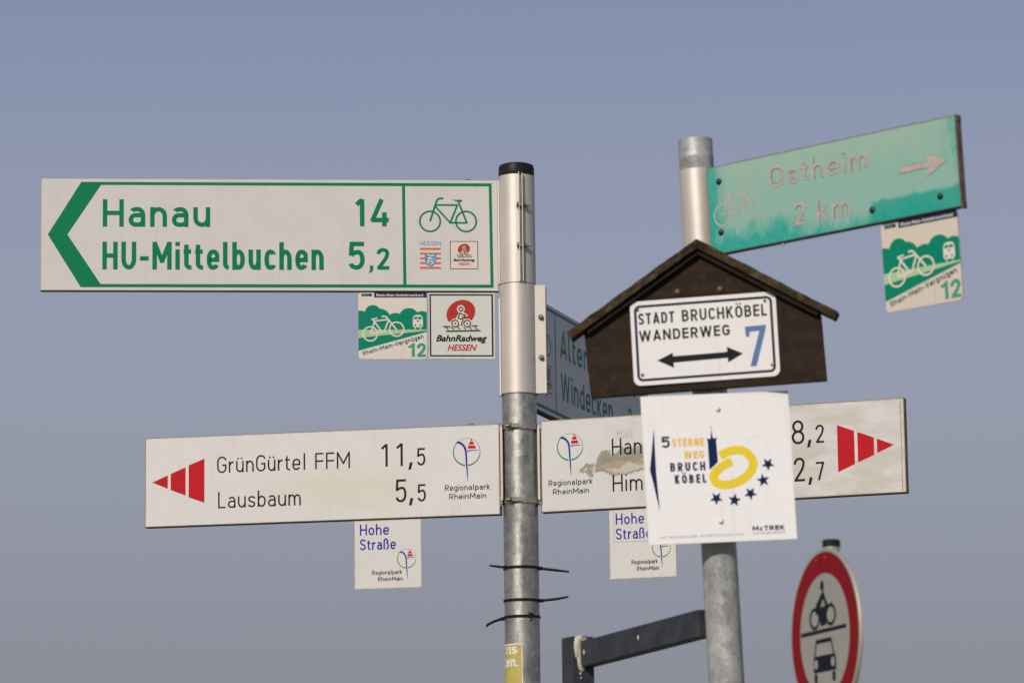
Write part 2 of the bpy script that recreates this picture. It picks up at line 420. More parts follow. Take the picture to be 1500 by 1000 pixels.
def glyph(ch, w, t, X, hook=True):
    """strokes for one character, cap height 1, advance width w, line weight t"""
    h = t / 2; l = h; r = w - h; c = w / 2; S = []
    A = lambda p, rad=0.24, cl=False: S.append((RP(p, rad, cl), cl))
    def dots(y):
        for x in (c - .14 * w / .6, c + .14 * w / .6): S.append(([(x, y), (x, y + min(t, .12))], False))
    if ch in 'Öüö':
        base = {'Ö': 'O', 'ü': 'u', 'ö': 'o'}[ch]
        S += glyph(base, w, t, X, hook); dots((X if ch != 'Ö' else 1.0) + .10); return S
    if ch == 'H': A([(l, 0), (l, 1)]); A([(r, 0), (r, 1)]); A([(l, .5), (r, .5)])
    elif ch == 'U': A([(l, 1), (l, h), (r, h), (r, 1)], .3)
    elif ch == 'M': A([(l, 0), (l, 1)]); A([(r, 0), (r, 1)]); A([(l, .97, 0), (c, .30, 0), (r, .97, 0)], 0)
    elif ch == 'N': A([(l, 0), (l, 1)]); A([(r, 0), (r, 1)]); A([(l, .96), (r, .04)], 0)
    elif ch == 'A': A([(l * .8, 0), (c, 1 - h * .3, 0), (w - l * .8, 0)], 0); A([(w * .2, .26), (w * .8, .26)])
    elif ch == 'V': A([(l * .8, 1), (c, h * .3, 0), (w - l * .8, 1)], 0)
    elif ch == 'v': A([(l * .8, X), (c, h * .3, 0), (w - l * .8, X)], 0)
    elif ch in 'Ww':
        T = 1 if ch == 'W' else X
        A([(l * .8, T), (w * .27, h * .3, 0), (c, T - .02, 0), (w * .73, h * .3, 0), (w - l * .8, T)], 0)
    elif ch == 'O': A([(l, h), (r, h), (r, 1 - h), (l, 1 - h)], .3, True)
    elif ch == 'C': A([(r, .74), (r, 1 - h), (l, 1 - h), (l, h), (r, h), (r, .26)], .3)
    elif ch == 'G': A([(r, .76), (r, 1 - h), (l, 1 - h), (l, h), (r, h), (r, .47, 0), (c + .02, .47)], .3)
    elif ch in 'Ss':
        T = 1 if ch == 'S' else X; q = .3 * T
        A([(r, T * .77), (r, T - h), (l, T - h), (l, T * .535), (r, T * .455), (r, h), (l, h), (l, T * .23)], q * .85)
    elif ch == 'T': A([(0, 1 - h), (w, 1 - h)]); A([(c, 0), (c, 1)])
    elif ch == 'D': A([(l, h, 0), (l, 1 - h, 0), (r, 1 - h), (r, h)], .3, True)
    elif ch == 'P': A([(l, 0), (l, 1)]); A([(l, 1 - h), (r, 1 - h), (r, .44), (l, .44)], .25)
    elif ch == 'B':
        A([(l, 0), (l, 1)]); A([(l, 1 - h), (r - .03, 1 - h), (r - .03, .53), (l, .53)], .22); A([(l, .53), (r, .53), (r, h), (l, h)], .24)
    elif ch == 'R': A([(l, 0), (l, 1)]); A([(l, 1 - h), (r, 1 - h), (r, .45), (l, .45)], .25); A([(c, .45), (r, 0)])
    elif ch == 'K': A([(l, 0), (l, 1)]); A([(r, 1), (l, .38)]); A([(l + (r - l) * .33, .57), (r, 0)])
    elif ch == 'E': A([(l, 0), (l, 1)]); [A([(l, y), (w, y)]) for y in (h, .52, 1 - h)]
    elif ch == 'F': A([(l, 0), (l, 1)]); [A([(l, y), (w, y)]) for y in (.50, 1 - h)]
    elif ch == 'L': A([(l, 1), (l, h, 0), (w, h)])
    elif ch == 'a':
        A([(l + .04, X * .80), (l + .06, X - h), (r, X - h), (r, 0)], .22)
        A([(r, X * .585), (l, X * .585), (l, h), (r, h), (r, X * .32)], .17)
    elif ch in 'nh':
        A([(l, 0), (l, X if ch == 'n' else 1)]); A([(l, X * .52), (l, X - h), (r, X - h), (r, 0)], .25)
    elif ch == 'm':
        A([(l, 0), (l, X)]); A([(l, X * .52), (l, X - h), (c, X - h), (c, 0)], .24); A([(c, X * .52), (c, X - h), (r, X - h), (r, 0)], .24)
    elif ch == 'r': A([(l, 0), (l, X)]); A([(l, X * .5), (l, X - h), (w, X - h - .01)], .26)
    elif ch == 'u': A([(r, 0), (r, X)]); A([(l, X), (l, h), (r, h), (r, X * .48)], .25)
    elif ch == 'i': A([(c, 0), (c, X)]); A([(c, 1 - t * .95), (c, 1.0)])
    elif ch == 'l':
        if hook: A([(l, 1), (l, h), (w, h)], .14)
        else: A([(c, 0), (c, 1)])
    elif ch == 't': A([(w * .36, X + .17), (w * .36, h), (w, h)], .14); A([(0, X - h), (w * .95, X - h)])
    elif ch == 'e': A([(r - .02, X * .24), (r - .04, h), (l, h), (l, X - h), (r, X - h), (r, X * .49, 0), (l, X * .49)], .24)
    elif ch == 'o': A([(l, h), (r, h), (r, X - h), (l, X - h)], .26, True)
    elif ch == 'c': A([(r, X * .76), (r, X - h), (l, X - h), (l, h), (r, h), (r, X * .24)], .25)
    elif ch == 'b': A([(l, 0), (l, 1)]); A([(l, h), (r, h), (r, X - h), (l, X - h)], .25, True)
    elif ch == 'd': A([(r, 0), (r, 1)]); A([(l, h), (r, h), (r, X - h), (l, X - h)], .25, True)
    elif ch == 'p': A([(l, -.26), (l, X)]); A([(l, h), (r, h), (r, X - h), (l, X - h)], .25, True)
    elif ch == 'g': A([(r, X), (r, -.26 + h), (l + .02, -.26 + h)], .24); A([(l, h), (r, h), (r, X - h), (l, X - h)], .25, True)
    elif ch == 'k': A([(l, 0), (l, 1)]); A([(r, X), (l, .27)]); A([(l + (r - l) * .30, .40), (r, 0)])
    elif ch == 'z': A([(0, X - h, 0), (r, X - h, 0), (l, h, 0), (w, h, 0)], 0)
    elif ch == 'ß': A([(l, 0), (l, 1 - h), (r - .05, 1 - h), (r - .05, .58), (l + .2, .58)], .22); A([(l + .2, .58), (r, .58), (r, h), (l + .2, h)], .24)
    elif ch == '1': A([(0.02, .80), (r, .985)], 0); A([(r, 0), (r, 1)])
    elif ch == '2': A([(l, .72), (l, 1 - h), (r, 1 - h), (r, .60, .2), (l + .01, h, 0), (w, h, 0)], .27)
    elif ch == '4': A([(w * .62, 1), (l, .235, 0), (w, .235, 0)], 0); A([(w * .76, .52), (w * .76, 0)])
    elif ch == '5': A([(w - .02, 1 - h, 0), (l + .03, 1 - h, 0), (l, .50, 0)], 0); A([(l, .52), (l + .1, .63), (r, .63), (r, h), (l, h), (l, .22)], .26)
    elif ch == '3': A([(l, .78), (l, 1 - h), (r - .02, 1 - h), (r - .02, .53), (c, .53)], .25); A([(c, .53), (r, .53), (r, h), (l, h), (l, .22)], .26)
    elif ch == '7': A([(0, 1 - h, 0), (r, 1 - h, 0), (w * .32, 0)], 0)
    elif ch == '8':
        A([(l + .03, .53), (r - .03, .53), (r - .03, 1 - h), (l + .03, 1 - h)], .24, True); A([(l, h), (r, h), (r, .53), (l, .53)], .26, True)
    elif ch == ',': A([(w * .75, .15), (w * .3, -.16)])
    elif ch == '-': A([(0, .40), (w, .40)])
    return S

def text(fl, s, x0, base, cap, t, width, X=.73, k=1.0, gap=.17, hook=True, rot=0.0, slant=0.0):
    """lay out s in [x0, x0+width] mm on the baseline, cap height and weight t in mm"""
    ws = [LW[ch] * k for ch in s]; tt = t / cap
    nat = sum(ws) + gap * (len(s) - 1)
    if len(s) == 1: ws = [width / cap]; f = 1.0
    else:
        f = (width / cap) / nat
        ws = [max(q * f, tt) for q in ws]; rest = (width / cap - sum(ws)) / (len(s) - 1)
    x = 0.0; cr, sr = cos(radians(rot)), sin(radians(rot))
    for ch, q in zip(s, ws):
        for pts, cl in glyph(ch, q, tt, X, hook):
            P = []
            for px, py in pts:
                a = (x + px + py * slant) * cap; b = py * cap
                P.append((x0 + a * cr - b * sr, base + a * sr + b * cr))
            fl.stroke(P, t, cl)
        x += q + (rest if len(s) > 1 else 0)

def btext(fl, s, x0, base, cap, width, bold=0.0, slant=0.0, rot=0.0):
    """small lettering from the built-in font, fitted to a box"""
    cu = bpy.data.curves.new('text', 'FONT'); cu.body = s; cu.size = 1.0; cu.offset = bold; cu.resolution_u = 3
    ob = bpy.data.objects.new('text', cu); COL.objects.link(ob)
    bpy.context.view_layer.update()
    me = bpy.data.meshes.new_from_object(ob.evaluated_get(bpy.context.evaluated_depsgraph_get()))
    xs = [v.co.x for v in me.vertices]; xa, xb = min(xs), max(xs)
    sy = cap / 0.70; sx = width / (xb - xa); cr, sr = cos(radians(rot)), sin(radians(rot))
    P = []
    for v in me.vertices:
        a = (v.co.x - xa) * sx + v.co.y * abs(sy) * slant; b = v.co.y * sy
        P.append((x0 + a * cr - b * sr, base + a * sr + b * cr))
    F = []
    for p in me.polygons:
        f = list(p.vertices)
        ar = sum(P[f[i]][0] * P[f[(i + 1) % len(f)]][1] - P[f[(i + 1) % len(f)]][0] * P[f[i]][1] for i in range(len(f)))
        F.append(tuple(f) if ar > 0 else tuple(reversed(f)))
    fl._add(P, F)
    bpy.data.objects.remove(ob); bpy.data.meshes.remove(me); bpy.data.curves.remove(cu)

def rrect(w, h, r, n=6):
    out = []
    for cx, cy, a in ((w/2-r, h/2-r, 0), (-w/2+r, h/2-r, 90), (-w/2+r, -h/2+r, 180), (w/2-r, -h/2+r, 270)):
        for k in range(n + 1):
            q = radians(a + 90 * k / n); out.append((cx + r * cos(q), cy + r * sin(q)))
    return out
def plate(w, h, r, th, mat, parent, name='plate', label=None):
    m = MB(); p = rrect(w * mm, h * mm, max(r, .4) * mm); m.prism(p, -th * mm, 0)
    return m.build(name, mat, parent, label)

def sign_panel(root, w, h, th, filmmat, edgemat, ox=0.0):
    """hollow aluminium profile: printed panel and four edge strips"""
    m = MB(); m.box((ox-w/2)*mm, (ox+w/2)*mm, -h/2*mm, h/2*mm, -th*mm, 0, 0.0006); m.build('panel', filmmat, root)
    for x0, x1, y0, y1 in ((-w/2-1.2, w/2+1.2, h/2, h/2+1.4), (-w/2-1.2, w/2+1.2, -h/2-1.4, -h/2), (-w/2-1.4, -w/2, -h/2, h/2), (w/2, w/2+1.4, -h/2, h/2)):
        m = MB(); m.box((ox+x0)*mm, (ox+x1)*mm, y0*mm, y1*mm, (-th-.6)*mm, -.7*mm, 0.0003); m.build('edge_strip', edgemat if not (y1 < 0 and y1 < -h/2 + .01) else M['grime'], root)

def screw_head(root, x, y, z, r, mat, name='screw', label=None, hex_=False):
    m = MB()
    if hex_:
        m.lathe([(r * 1.25*mm, z*mm), (r * 1.25*mm, (z + .9)*mm), (0.0001, (z + .9)*mm)], 20, c=(x*mm, y*mm, 0), smooth=False)
        m.lathe([(r*mm, (z + .9)*mm), (r*mm, (z + 4.2)*mm), (r*.86*mm, (z + 4.8)*mm), (r*.55*mm, (z + 4.8)*mm)], 6, c=(x*mm, y*mm, 0), smooth=False)
        m.lathe([(r*.55*mm, (z + 4.8)*mm), (r*.55*mm, (z + 8)*mm), (0.0001, (z + 8)*mm)], 10, c=(x*mm, y*mm, 0))
    else:
        m.lathe([(r*mm, z*mm), (r*.95*mm, (z + .25*r)*mm), (r*.75*mm, (z + .5*r)*mm), (r*.4*mm, (z + .68*r)*mm), (0.0001, (z + .72*r)*mm)], 16, c=(x*mm, y*mm, 0))
    return m.build(name, mat, root, label)

# ------------------------------------------------------------------ ground
gm, N_, L_, b_ = newmat('spring_meadow_ground')
n1 = texn(N_, L_, 0.35, 6, 0.6); n2 = texn(N_, L_, 9, 6, 0.7)
cc_ = mixc(N_, L_, maprange(N_, L_, n1.outputs[0], .4, .6), (0.16, 0.125, 0.07), (0.085, 0.105, 0.035))
cc_ = mixc(N_, L_, maprange(N_, L_, n2.outputs[0], .4, .7), cc_, (0.19, 0.16, 0.09))
L_.new(cc_, b_.inputs['Base Color']); b_.inputs['Roughness'].default_value = 0.95
g = MB(); G = 48; E_ = 1500.0
def gpos(k): q = k / G * 2 - 1; return E_ * (abs(q) ** 3) * (1 if q > 0 else -1)
vs_ = [(gpos(i), gpos(j), 0.0) for j in range(G + 1) for i in range(G + 1)]
g.add(vs_, [(j*(G+1)+i, j*(G+1)+i+1, (j+1)*(G+1)+i+1, (j+1)*(G+1)+i) for j in range(G) for i in range(G)])
g.build('ground', gm, None, 'flat spring field with short grass and bare earth', 'structure')

# ------------------------------------------------------------------ main signpost
PX, PY = 0.0143, 8.1713
Z = lambda z: z + CAMZ
post = thing('signpost', 'galvanised steel post with a black cap, carrying the four white direction arms', 'signpost', loc=(PX, PY, 0))
m = MB(); m.lathe([(.038, 0), (.038, Z(1.757)), (.034, Z(1.757))], 56); m.build('pole', M['galv'], post)
m = MB(); zt = Z(1.7567)
m.lathe([(.0352, zt - .004), (.0392, zt - .002), (.0396, zt + .004), (.0394, zt + .018), (.0375, zt + .0245), (.030, zt + .0275), (.015, zt + .0285), (0.0001, zt + .029)], 48)
m.build('cap', M['cap'], post)

# upper sleeve of the Hanau arm: a split aluminium tube with two flanges and two bolts
def slit_sleeve(root, ox, oy, z0, z1, r, gap_dir, gap=0.0050, fl=0.010, th=0.0022, bolts=(), label=None):
    a0 = gap_dir + (gap / 2 + th) / r; a1 = gap_dir + 2 * pi - (gap / 2 + th) / r
    m = MB(); n = 60; m.lathe([(r - th, z0), (r, z0), (r, z1), (r - th, z1), (r - th, z0)], n, c=(ox, oy, 0), a0=a0, a1=a1)
    o = m.build('sleeve', M['alu'], root, label, recalc=False)
    for p in o.data.polygons:
        if abs(p.normal.z) > .9: p.use_smooth = False
    s_ = Vector((1, 0, 0)); d = Vector((0, -1, 0)); xg = r * cos(gap_dir)
    for sg in (-1, 1):
        m = MB(); xc = xg + sg * (gap / 2 + th / 2); yr = -sqrt(r * r - xc * xc)
        m.box(ox + xc - th / 2, ox + xc + th / 2, oy + yr - fl, oy + yr + th, z0, z1 + (.0025 if sg < 0 else 0), .0004)
        m.build('flange', M['alu'], root)
    yb = -sqrt(r * r - xg * xg) - fl * .55
    for zz in bolts:
        cb = Vector((ox + xg, oy + yb, zz)); g2 = gap / 2 + th
        m = MB(); m.tube([cb - s_ * (g2 + .0045), cb - s_ * (g2 + .0035), cb - s_ * (g2 + .0018), cb - s_ * g2], [.0028, .0058, .0074, .0076], 16); b = m.build('bolt', M['dark_steel'], root)
        m = MB(); m.tube([cb - s_ * (g2 - .0002), cb + s_ * .0205], .0031, 12); m.build('shank', M['steel'], b)
        m = MB(); m.tube([cb + s_ * (g2 + .0002), cb + s_ * (g2 + .0062)], .0068, 6); m.build('nut', M['dark_steel'], b)

# ------------------------------------------------------------------ Hanau arm
FH = film('hanau_sheet', (0.60, 0.57, 0.53), 1.0, .25, (0.50, 0.44, 0.36), .45, .003, (0.60, 0.57, 0.47), .18)
hanau = thing('direction_sign', 'large white arm with green chevron, reading Hanau 14 and HU-Mittelbuchen 5,2', 'direction sign',
              frame((-.5262, 8.1262, 1.6242), (.9968, .0801, 0), (0, 0, 1)), group='white direction arms on the main post')
sign_panel(hanau, 998, 247.5, 14, FH, M['alu_edge'])
f = Flat(); f.poly([(-485.3, 0), (-413.3, 117), (-370, 111), (-442.6, 0), (-370.3, -109.5), (-413.3, -116.5)]); f.build('arrow', M['green'], hanau)
f = Flat(.3)
for p in ([(-371, 110.6), (-413, 117.4), (487, 117.4), (481, 110.6)], [(-413, -116.7), (-371, -109.7), (482, -109.7), (488.5, -116.7)],
          [(487, 117.4), (488.8, -116.7), (482.2, -109.7), (480.8, 110.6)], [(289.2, 110.8), (295.7, 110.8), (297, -109.9), (290.4, -109.9)]): f.poly(p)
f.build('border', M['green'], hanau)
f = Flat(); text(f, 'Hanau', -366, 17.5, 61.3, 9.7, 234, .72); f.build('lettering', M['green'], hanau, 'green word Hanau')
f = Flat(); text(f, 'HU-Mittelbuchen', -366.5, -77.6, 61.8, 9.8, 482.6, .73, .72, .13); f.build('lettering', M['green'], hanau, 'green word HU-Mittelbuchen')
f = Flat(); text(f, '1', 187.5, 19.9, 60.8, 10, 18.5); text(f, '4', 219, 19.9, 60.8, 10, 40.5); f.build('number', M['green'], hanau, 'green number 14')
f = Flat(); text(f, '5', 171, -77, 62.5, 10, 35); text(f, '2', 232.1, -76.9, 48.7, 8.4, 27.8)
f.poly([(216.8, -67.6), (225.2, -67.6), (224.6, -77), (220.2, -83.2), (214.6, -84.0), (217.5, -77)]); f.build('number', M['green'], hanau, 'green number 5,2')

f = Flat(); t = 4.0; cy = 31.5
f.ring(350.4, cy, 22.5, t); f.ring(429.8, cy, 22.5, t)
f.stroke(RP([(380, 83.2), (369, 83.2), (364.5, 76), (350.3, cy)], 7), t + .4)
f.stroke([(361, 68.3), (412, 68.3)], t); f.stroke([(361.5, 66), (395, 28.4)], t); f.stroke([(411.5, 70), (395, 28.4)], t)
f.stroke([(393, 28.4), (433, 28.4)], t); f.stroke([(431.5, 28.4), (412.5, 78)], t); f.poly([(399.5, 80.2), (422, 80.2), (422, 75.8), (413.5, 75), (410.5, 75.8)])
f.build('bicycle_symbol', M['green'], hanau)
# crest of Hessen: striped shield with a lion, crown, word above
def crest(root):
    f = Flat()
    for y0, y1 in ((-32.2, -27.8), (-42.6, -38.4), (-53.3, -49), (-64, -59.6), (-74.6, -70.2)): f.rect(327.8, y0, 373.4, y1)
    f.build('crest_stripes', M['crest_red'], root)
    f = Flat(); text(f, 'HESSEN', 327, -22.4, 9.4, 1.35, 47, .7, 1, .18); f.build('lettering', M['pale_blue'], root, 'pale blue word Hessen')
    sh = [(338.4, -40), (363.3, -40), (363.5, -55), (361, -63), (356, -67.5), (350.9, -69.2), (346, -67.5), (340.5, -63), (338.2, -55)]
    f = Flat(.5); f.poly(sh); f.build('crest_shield', M['crest_blue'], root)
    f = Flat(.7)
    for p, t in (([(343, -44.5), (347, -43), (351, -46), (356, -44), (359.5, -46)], 2.6), ([(351, -46), (349, -51), (356, -52)], 3.0), ([(342, -50.5), (348, -49.5)], 1.6),
                 ([(349, -51), (345, -57), (351, -58.5), (355, -57)], 2.6), ([(345, -57), (342.5, -61), (347, -62)], 1.8), ([(354, -57), (357, -61.5), (352, -64.5), (348.5, -65)], 2.2), ([(359, -50), (361, -55), (358, -59)], 1.3)):
        f.stroke(p, t)
    f.build('crest_lion', M['lily'], root)
    f = Flat(.9)
    for y in (-48.3, -54.5, -60.5): f.rect(348.5, y, 355.5, y + 1.3)
    f.build('crest_lion_stripes', M['crest_red'], root)
    f = Flat(.6); f.poly([(338.2, -39.2), (338.2, -35), (341, -36.8), (344, -34.6), (347.5, -36.8), (350.9, -34.4), (354, -36.8), (357.6, -34.6), (360.6, -36.8), (363.4, -35), (363.4, -39.2)])
    f.build('crest_crown', M['yellow'], root)
crest(hanau)

# rail-trail badge: rider on a bicycle in front of a red disc (units: 1 = plate width / 640, y down)
def rail_badge(root, T, z=0.25, fr=True, tag=True):
    mk = lambda dz=0: Flat(z + dz, T)
    if fr:
        f = mk(); o_ = 14
        for a in ((778, 70, 1420, 70 + o_), (778, 692, 1420, 692 + o_), (778, 70, 778 + o_, 706), (1420 - 16, 70, 1420, 706)): f.rect(*a)
        f.build('badge_frame', M['ink'], root)
    f = mk(.1); P = []
    for k in range(48):
        a = 2 * pi * k / 48; x, y = 152 * cos(a), 128 * sin(a); q = radians(-32)
        P.append((1094 + x * cos(q) - y * sin(q), 262 + x * sin(q) + y * cos(q)))
    P = [(x, min(y, 352)) for x, y in P]; f.poly(P); f.build('badge_disc', M['brick_deep'], root)
    f = mk(.5)
    f.disc(1094, 222, 40); f.stroke([(1098, 268), (1066, 320), (1100, 335), (1100, 385)], 46); f.stroke([(1085, 262), (1140, 285), (1150, 300)], 36)
    f.disc(1034, 370, 50); f.disc(1156, 370, 50)
    f.build('badge_halo', M['plate_white'], root)
    f = mk(1.4)
    f.ring(1094, 222, 20, 9); f.stroke(RP([(1144, 275), (1128, 286), (1082, 262), (1064, 318), (1116, 324), (1096, 388)], 8), 9)
    f.ring(1034, 370, 34, 9); f.ring(1156, 370, 34, 9); f.disc(1034, 370, 8); f.disc(1156, 370, 8); f.disc(1135, 299, 8)
    f.stroke([(910, 398), (975, 402), (985, 398)], 7); f.stroke([(1205, 392), (1262, 392)], 7); f.stroke([(940, 448), (1280, 440), (1288, 446)], 9)
    for a, b in ((935, 965), (990, 1020), (1062, 1080), (1120, 1136), (1182, 1196), (1232, 1258)): f.stroke([(a, 404), (b, 430)], 8)
    f.build('badge_rider', M['ink'], root)
    f = mk(.2); btext(f, 'BahnRadweg', 842, 550, -62, 500, .03, .30); f.build('lettering', M['ink'], root, 'black slanted word BahnRadweg')
    f = mk(.2); btext(f, 'HESSEN', 955, 646, -62, 280, .018, .30); f.build('lettering', M['red' if tag else 'brick'], root, 'red slanted word HESSEN')
f = Flat(.2)
f.rect(393.8, -75, 455.5, -12.7); f.build('badge_frame', M['ink'], hanau)
f = Flat(.35); f.rect(395.2, -73.6, 454.1, -14.1); f.build('badge_field', M['plate_white'], hanau)
rail_badge(hanau, lambda x, y: (395 + (x - 778) * .0925, -12.7 - (y - 66) * .0925), .5, False, False)
for x in (436,): 
    m = MB(); m.box((x-5)*mm, (x+5)*mm, 125.3*mm, 127.6*mm, -9*mm, -3*mm, .0006); m.build('screw', M['dark_steel'], hanau)
# its sleeve on the post
def local_sleeve(root, fn):
    """build round the post in world axes, then hang on the sign without moving it"""
    before = set(bpy.data.objects)
    fn()
    bpy.context.view_layer.update()
    inv = root.matrix_world.inverted()
    for o in set(bpy.data.objects) - before:
        if o.parent is None: o.parent = root; o.matrix_parent_inverse = inv
def hs():
    slit_sleeve(None, PX, PY, Z(1.5145), Z(1.7560), .0398, radians(-90 + 12.5), bolts=(Z(1.6846), Z(1.5941)), label='split aluminium clamp tube with two front bolts')
    m = MB(); m.box(PX - .0425, PX - .0385, PY - .012, PY + .012, Z(1.5146), Z(1.7475), .0008); m.build('edge_profile', M['alu'], None)
local_sleeve(hanau, hs)

# ------------------------------------------------------------------ Altenstadt arm (seen edge-on, in shade)
FA = film('altenstadt_sheet', (0.66, 0.65, 0.63), 1.0, .25, (0.42, 0.38, 0.30), .6, .004, (0.50, 0.47, 0.38), .3)
alten = thing('direction_sign', 'shaded white arm reading Alten and Windecken in green, running behind the brown gabled board', 'direction sign',
              frame((.1844, 8.7153, 1.3822), (.2983, .9545, 0), (0, 0, 1)), group='white direction arms on the main post')
sign_panel(alten, 998, 250, 20, FA, M['alu_edge'])
MG = plain('green_print_shaded_arm', (0.001, 0.18, 0.10), .42, 0, .05, 300)
f = Flat(); f.poly([(485.3, 0), (413.3, 117), (370, 111), (442.6, 0), (370.3, -109.5), (413.3, -116.5)]); f.build('arrow', MG, alten)
f = Flat(.3)
for p in ([(-481, 112), (371, 112), (413, 119), (-488, 119)], [(413, -116.7), (371, -109.7), (-482, -109.7), (-488.5, -116.7)],
          [(-488, 119), (-488.8, -116.7), (-482.2, -109.7), (-480.8, 112)], [(-292.2, 112), (-286.7, 112), (-286.7, -109.9), (-292.4, -109.9)]): f.poly(p)
f.build('border', MG, alten)
f = Flat(); text(f, 'Altenstadt', -251, 20, 62, 9, 462, .73, .8, .15); f.build('lettering', MG, alten, 'green word beginning Alten')
f = Flat(); text(f, 'Windecken', -250, -76, 62, 9, 427, .73, .8, .15); f.build('lettering', MG, alten, 'green word Windecken')
f = Flat(); text(f, '8', 352, 17, 62, 9, 36); f.build('number', MG, alten)
f = Flat(); text(f, '2', 312, -76, 62, 9, 36); f.build('number', MG, alten)
f = Flat(); f.ring(-350.4, 31.5, 22.5, 4); f.ring(-429.8, 31.5, 22.5, 4)
for p in ([(-380, 83.2), (-369, 83.2), (-364.5, 76), (-350.3, 31.5)], [(-361, 68.3), (-412, 68.3)], [(-361.5, 66), (-395, 28.4)], [(-411.5, 70), (-395, 28.4)], [(-393, 28.4), (-433, 28.4)], [(-431.5, 28.4), (-412.5, 78)]): f.stroke(p, 4)
f.build('bicycle_symbol', MG, alten)
f = Flat(.2); f.rect(-375, -76, -318, -12); f.build('badge_frame', M['ink'], alten)
f = Flat(.35); f.rect(-373.4, -74.4, -319.6, -13.6); f.build('badge_field', M['plate_white'], alten)
rail_badge(alten, lambda x, y: (-373.5 + (x - 778) * .084, -12.7 - (y - 66) * .0925), .5, False, False)
m = MB(); m.tube([(-.1974, -.1255, -.008), (-.1974, -.133, -.008)], .004, 8); m.build('screw', M['steel'], alten)
def asl():
    z0, z1 = Z(1.2700), Z(1.5115)
    m = MB(); m.lathe([(.0385, z0), (.0412, z0), (.0412, z1), (.0385, z1), (.0385, z0)], 56, c=(PX, PY, 0))
    o = m.build('sleeve', M['alu'], None, 'aluminium clamp tube with a flat bolted flange')
    for p in o.data.polygons:
        if abs(p.normal.z) > .9: p.use_smooth = False
    # flange strip on the right, faces the camera
    m = MB(); m.box(PX + .036, PX + .0605, PY - .0185, PY - .0150, z0, z1 - .001, .0006); m.build('flange', M['alu'], None)
    m = MB(); m.box(PX + .036, PX + .0605, PY - .0120, PY - .0085, z0, z1 - .001, .0006); m.build('flange', M['alu'], None)
    m = MB(); m.box(PX + .0590, PX + .0625, PY - .0085, PY + .030, z0, z1 - .001, .0006); m.build('flange', M['alu'], None)
    m = MB(); m.box(PX - .0428, PX - .0385, PY - .018, PY - .004, z0 - .004, z1 - .03, .0006); m.build('flange', M['alu'], None)
    for zz in (Z(1.4384), Z(1.3488)):
        cb = Vector((PX + .0495, PY - .0185, zz))
        m = MB(); m.tube([cb, cb + Vector((0, -.0012, 0))], .0066, 18); b = m.build('bolt', M['steel'], None)
        m = MB(); m.tube([cb + Vector((0, -.0012, 0)), cb + Vector((0, -.0062, 0))], .0052, 6); m.build('nut', M['dark_steel'], b)
        m = MB(); m.tube([cb + Vector((0, -.0062, 0)), cb + Vector((0, -.0105, 0))], .0026, 10); m.build('shank', M['steel'], b)
local_sleeve(alten, asl)

# ------------------------------------------------------------------ two lower arms
def park_logo(root, cx, cy, r):
    """ring with a blue path and a red tower (drawn in units where the ring radius is 160, y down, centre 363,345)"""
    k = r / 160.0; T = lambda x, y: (cx + (x - 363) * k, cy - (y - 345) * k)
    f = Flat(.25, T)
    def arc(a0, a1, t0, t1, n=26):
        P = []; Q = []
        for i in range(n + 1):
            a = radians(a0 + (a1 - a0) * i / n); t = t0 + (t1 - t0) * i / n
            P.append((363 + (160 + t/2) * cos(a), 345 + (160 + t/2) * sin(a))); Q.append((363 + (160 - t/2) * cos(a), 345 + (160 - t/2) * sin(a)))
        f.poly(P + Q[::-1])
    arc(97, 219, 19, 10); arc(85, 2, 19, 9); arc(236, 285, 3, 5); arc(-60, -6, 3, 8)
    f.build('emblem_ring', M['logo_green'], root)
    f = Flat(.5, T)
    f.poly([(230, 238), (258, 213), (290, 224), (322, 248), (348, 282), (361, 320), (366, 400), (370, 500), (374, 600), (374, 700), (366, 650), (358, 560), (350, 470), (346, 400), (340, 335), (326, 292), (300, 262), (268, 243)])
    f.poly([(368, 330), (420, 325), (480, 327), (532, 338), (480, 333), (420, 334), (370, 343)])
    f.build('emblem_path', M['blue'], root)
    f = Flat(.4, T)
    f.poly([(420, 182), (406, 214), (434, 214)]); f.poly([(401, 225), (440, 225), (453, 260), (388, 260)]); f.poly([(384, 272), (458, 272), (476, 308), (373, 308)])
    f.build('emblem_tower', M['red'], root)
    return T

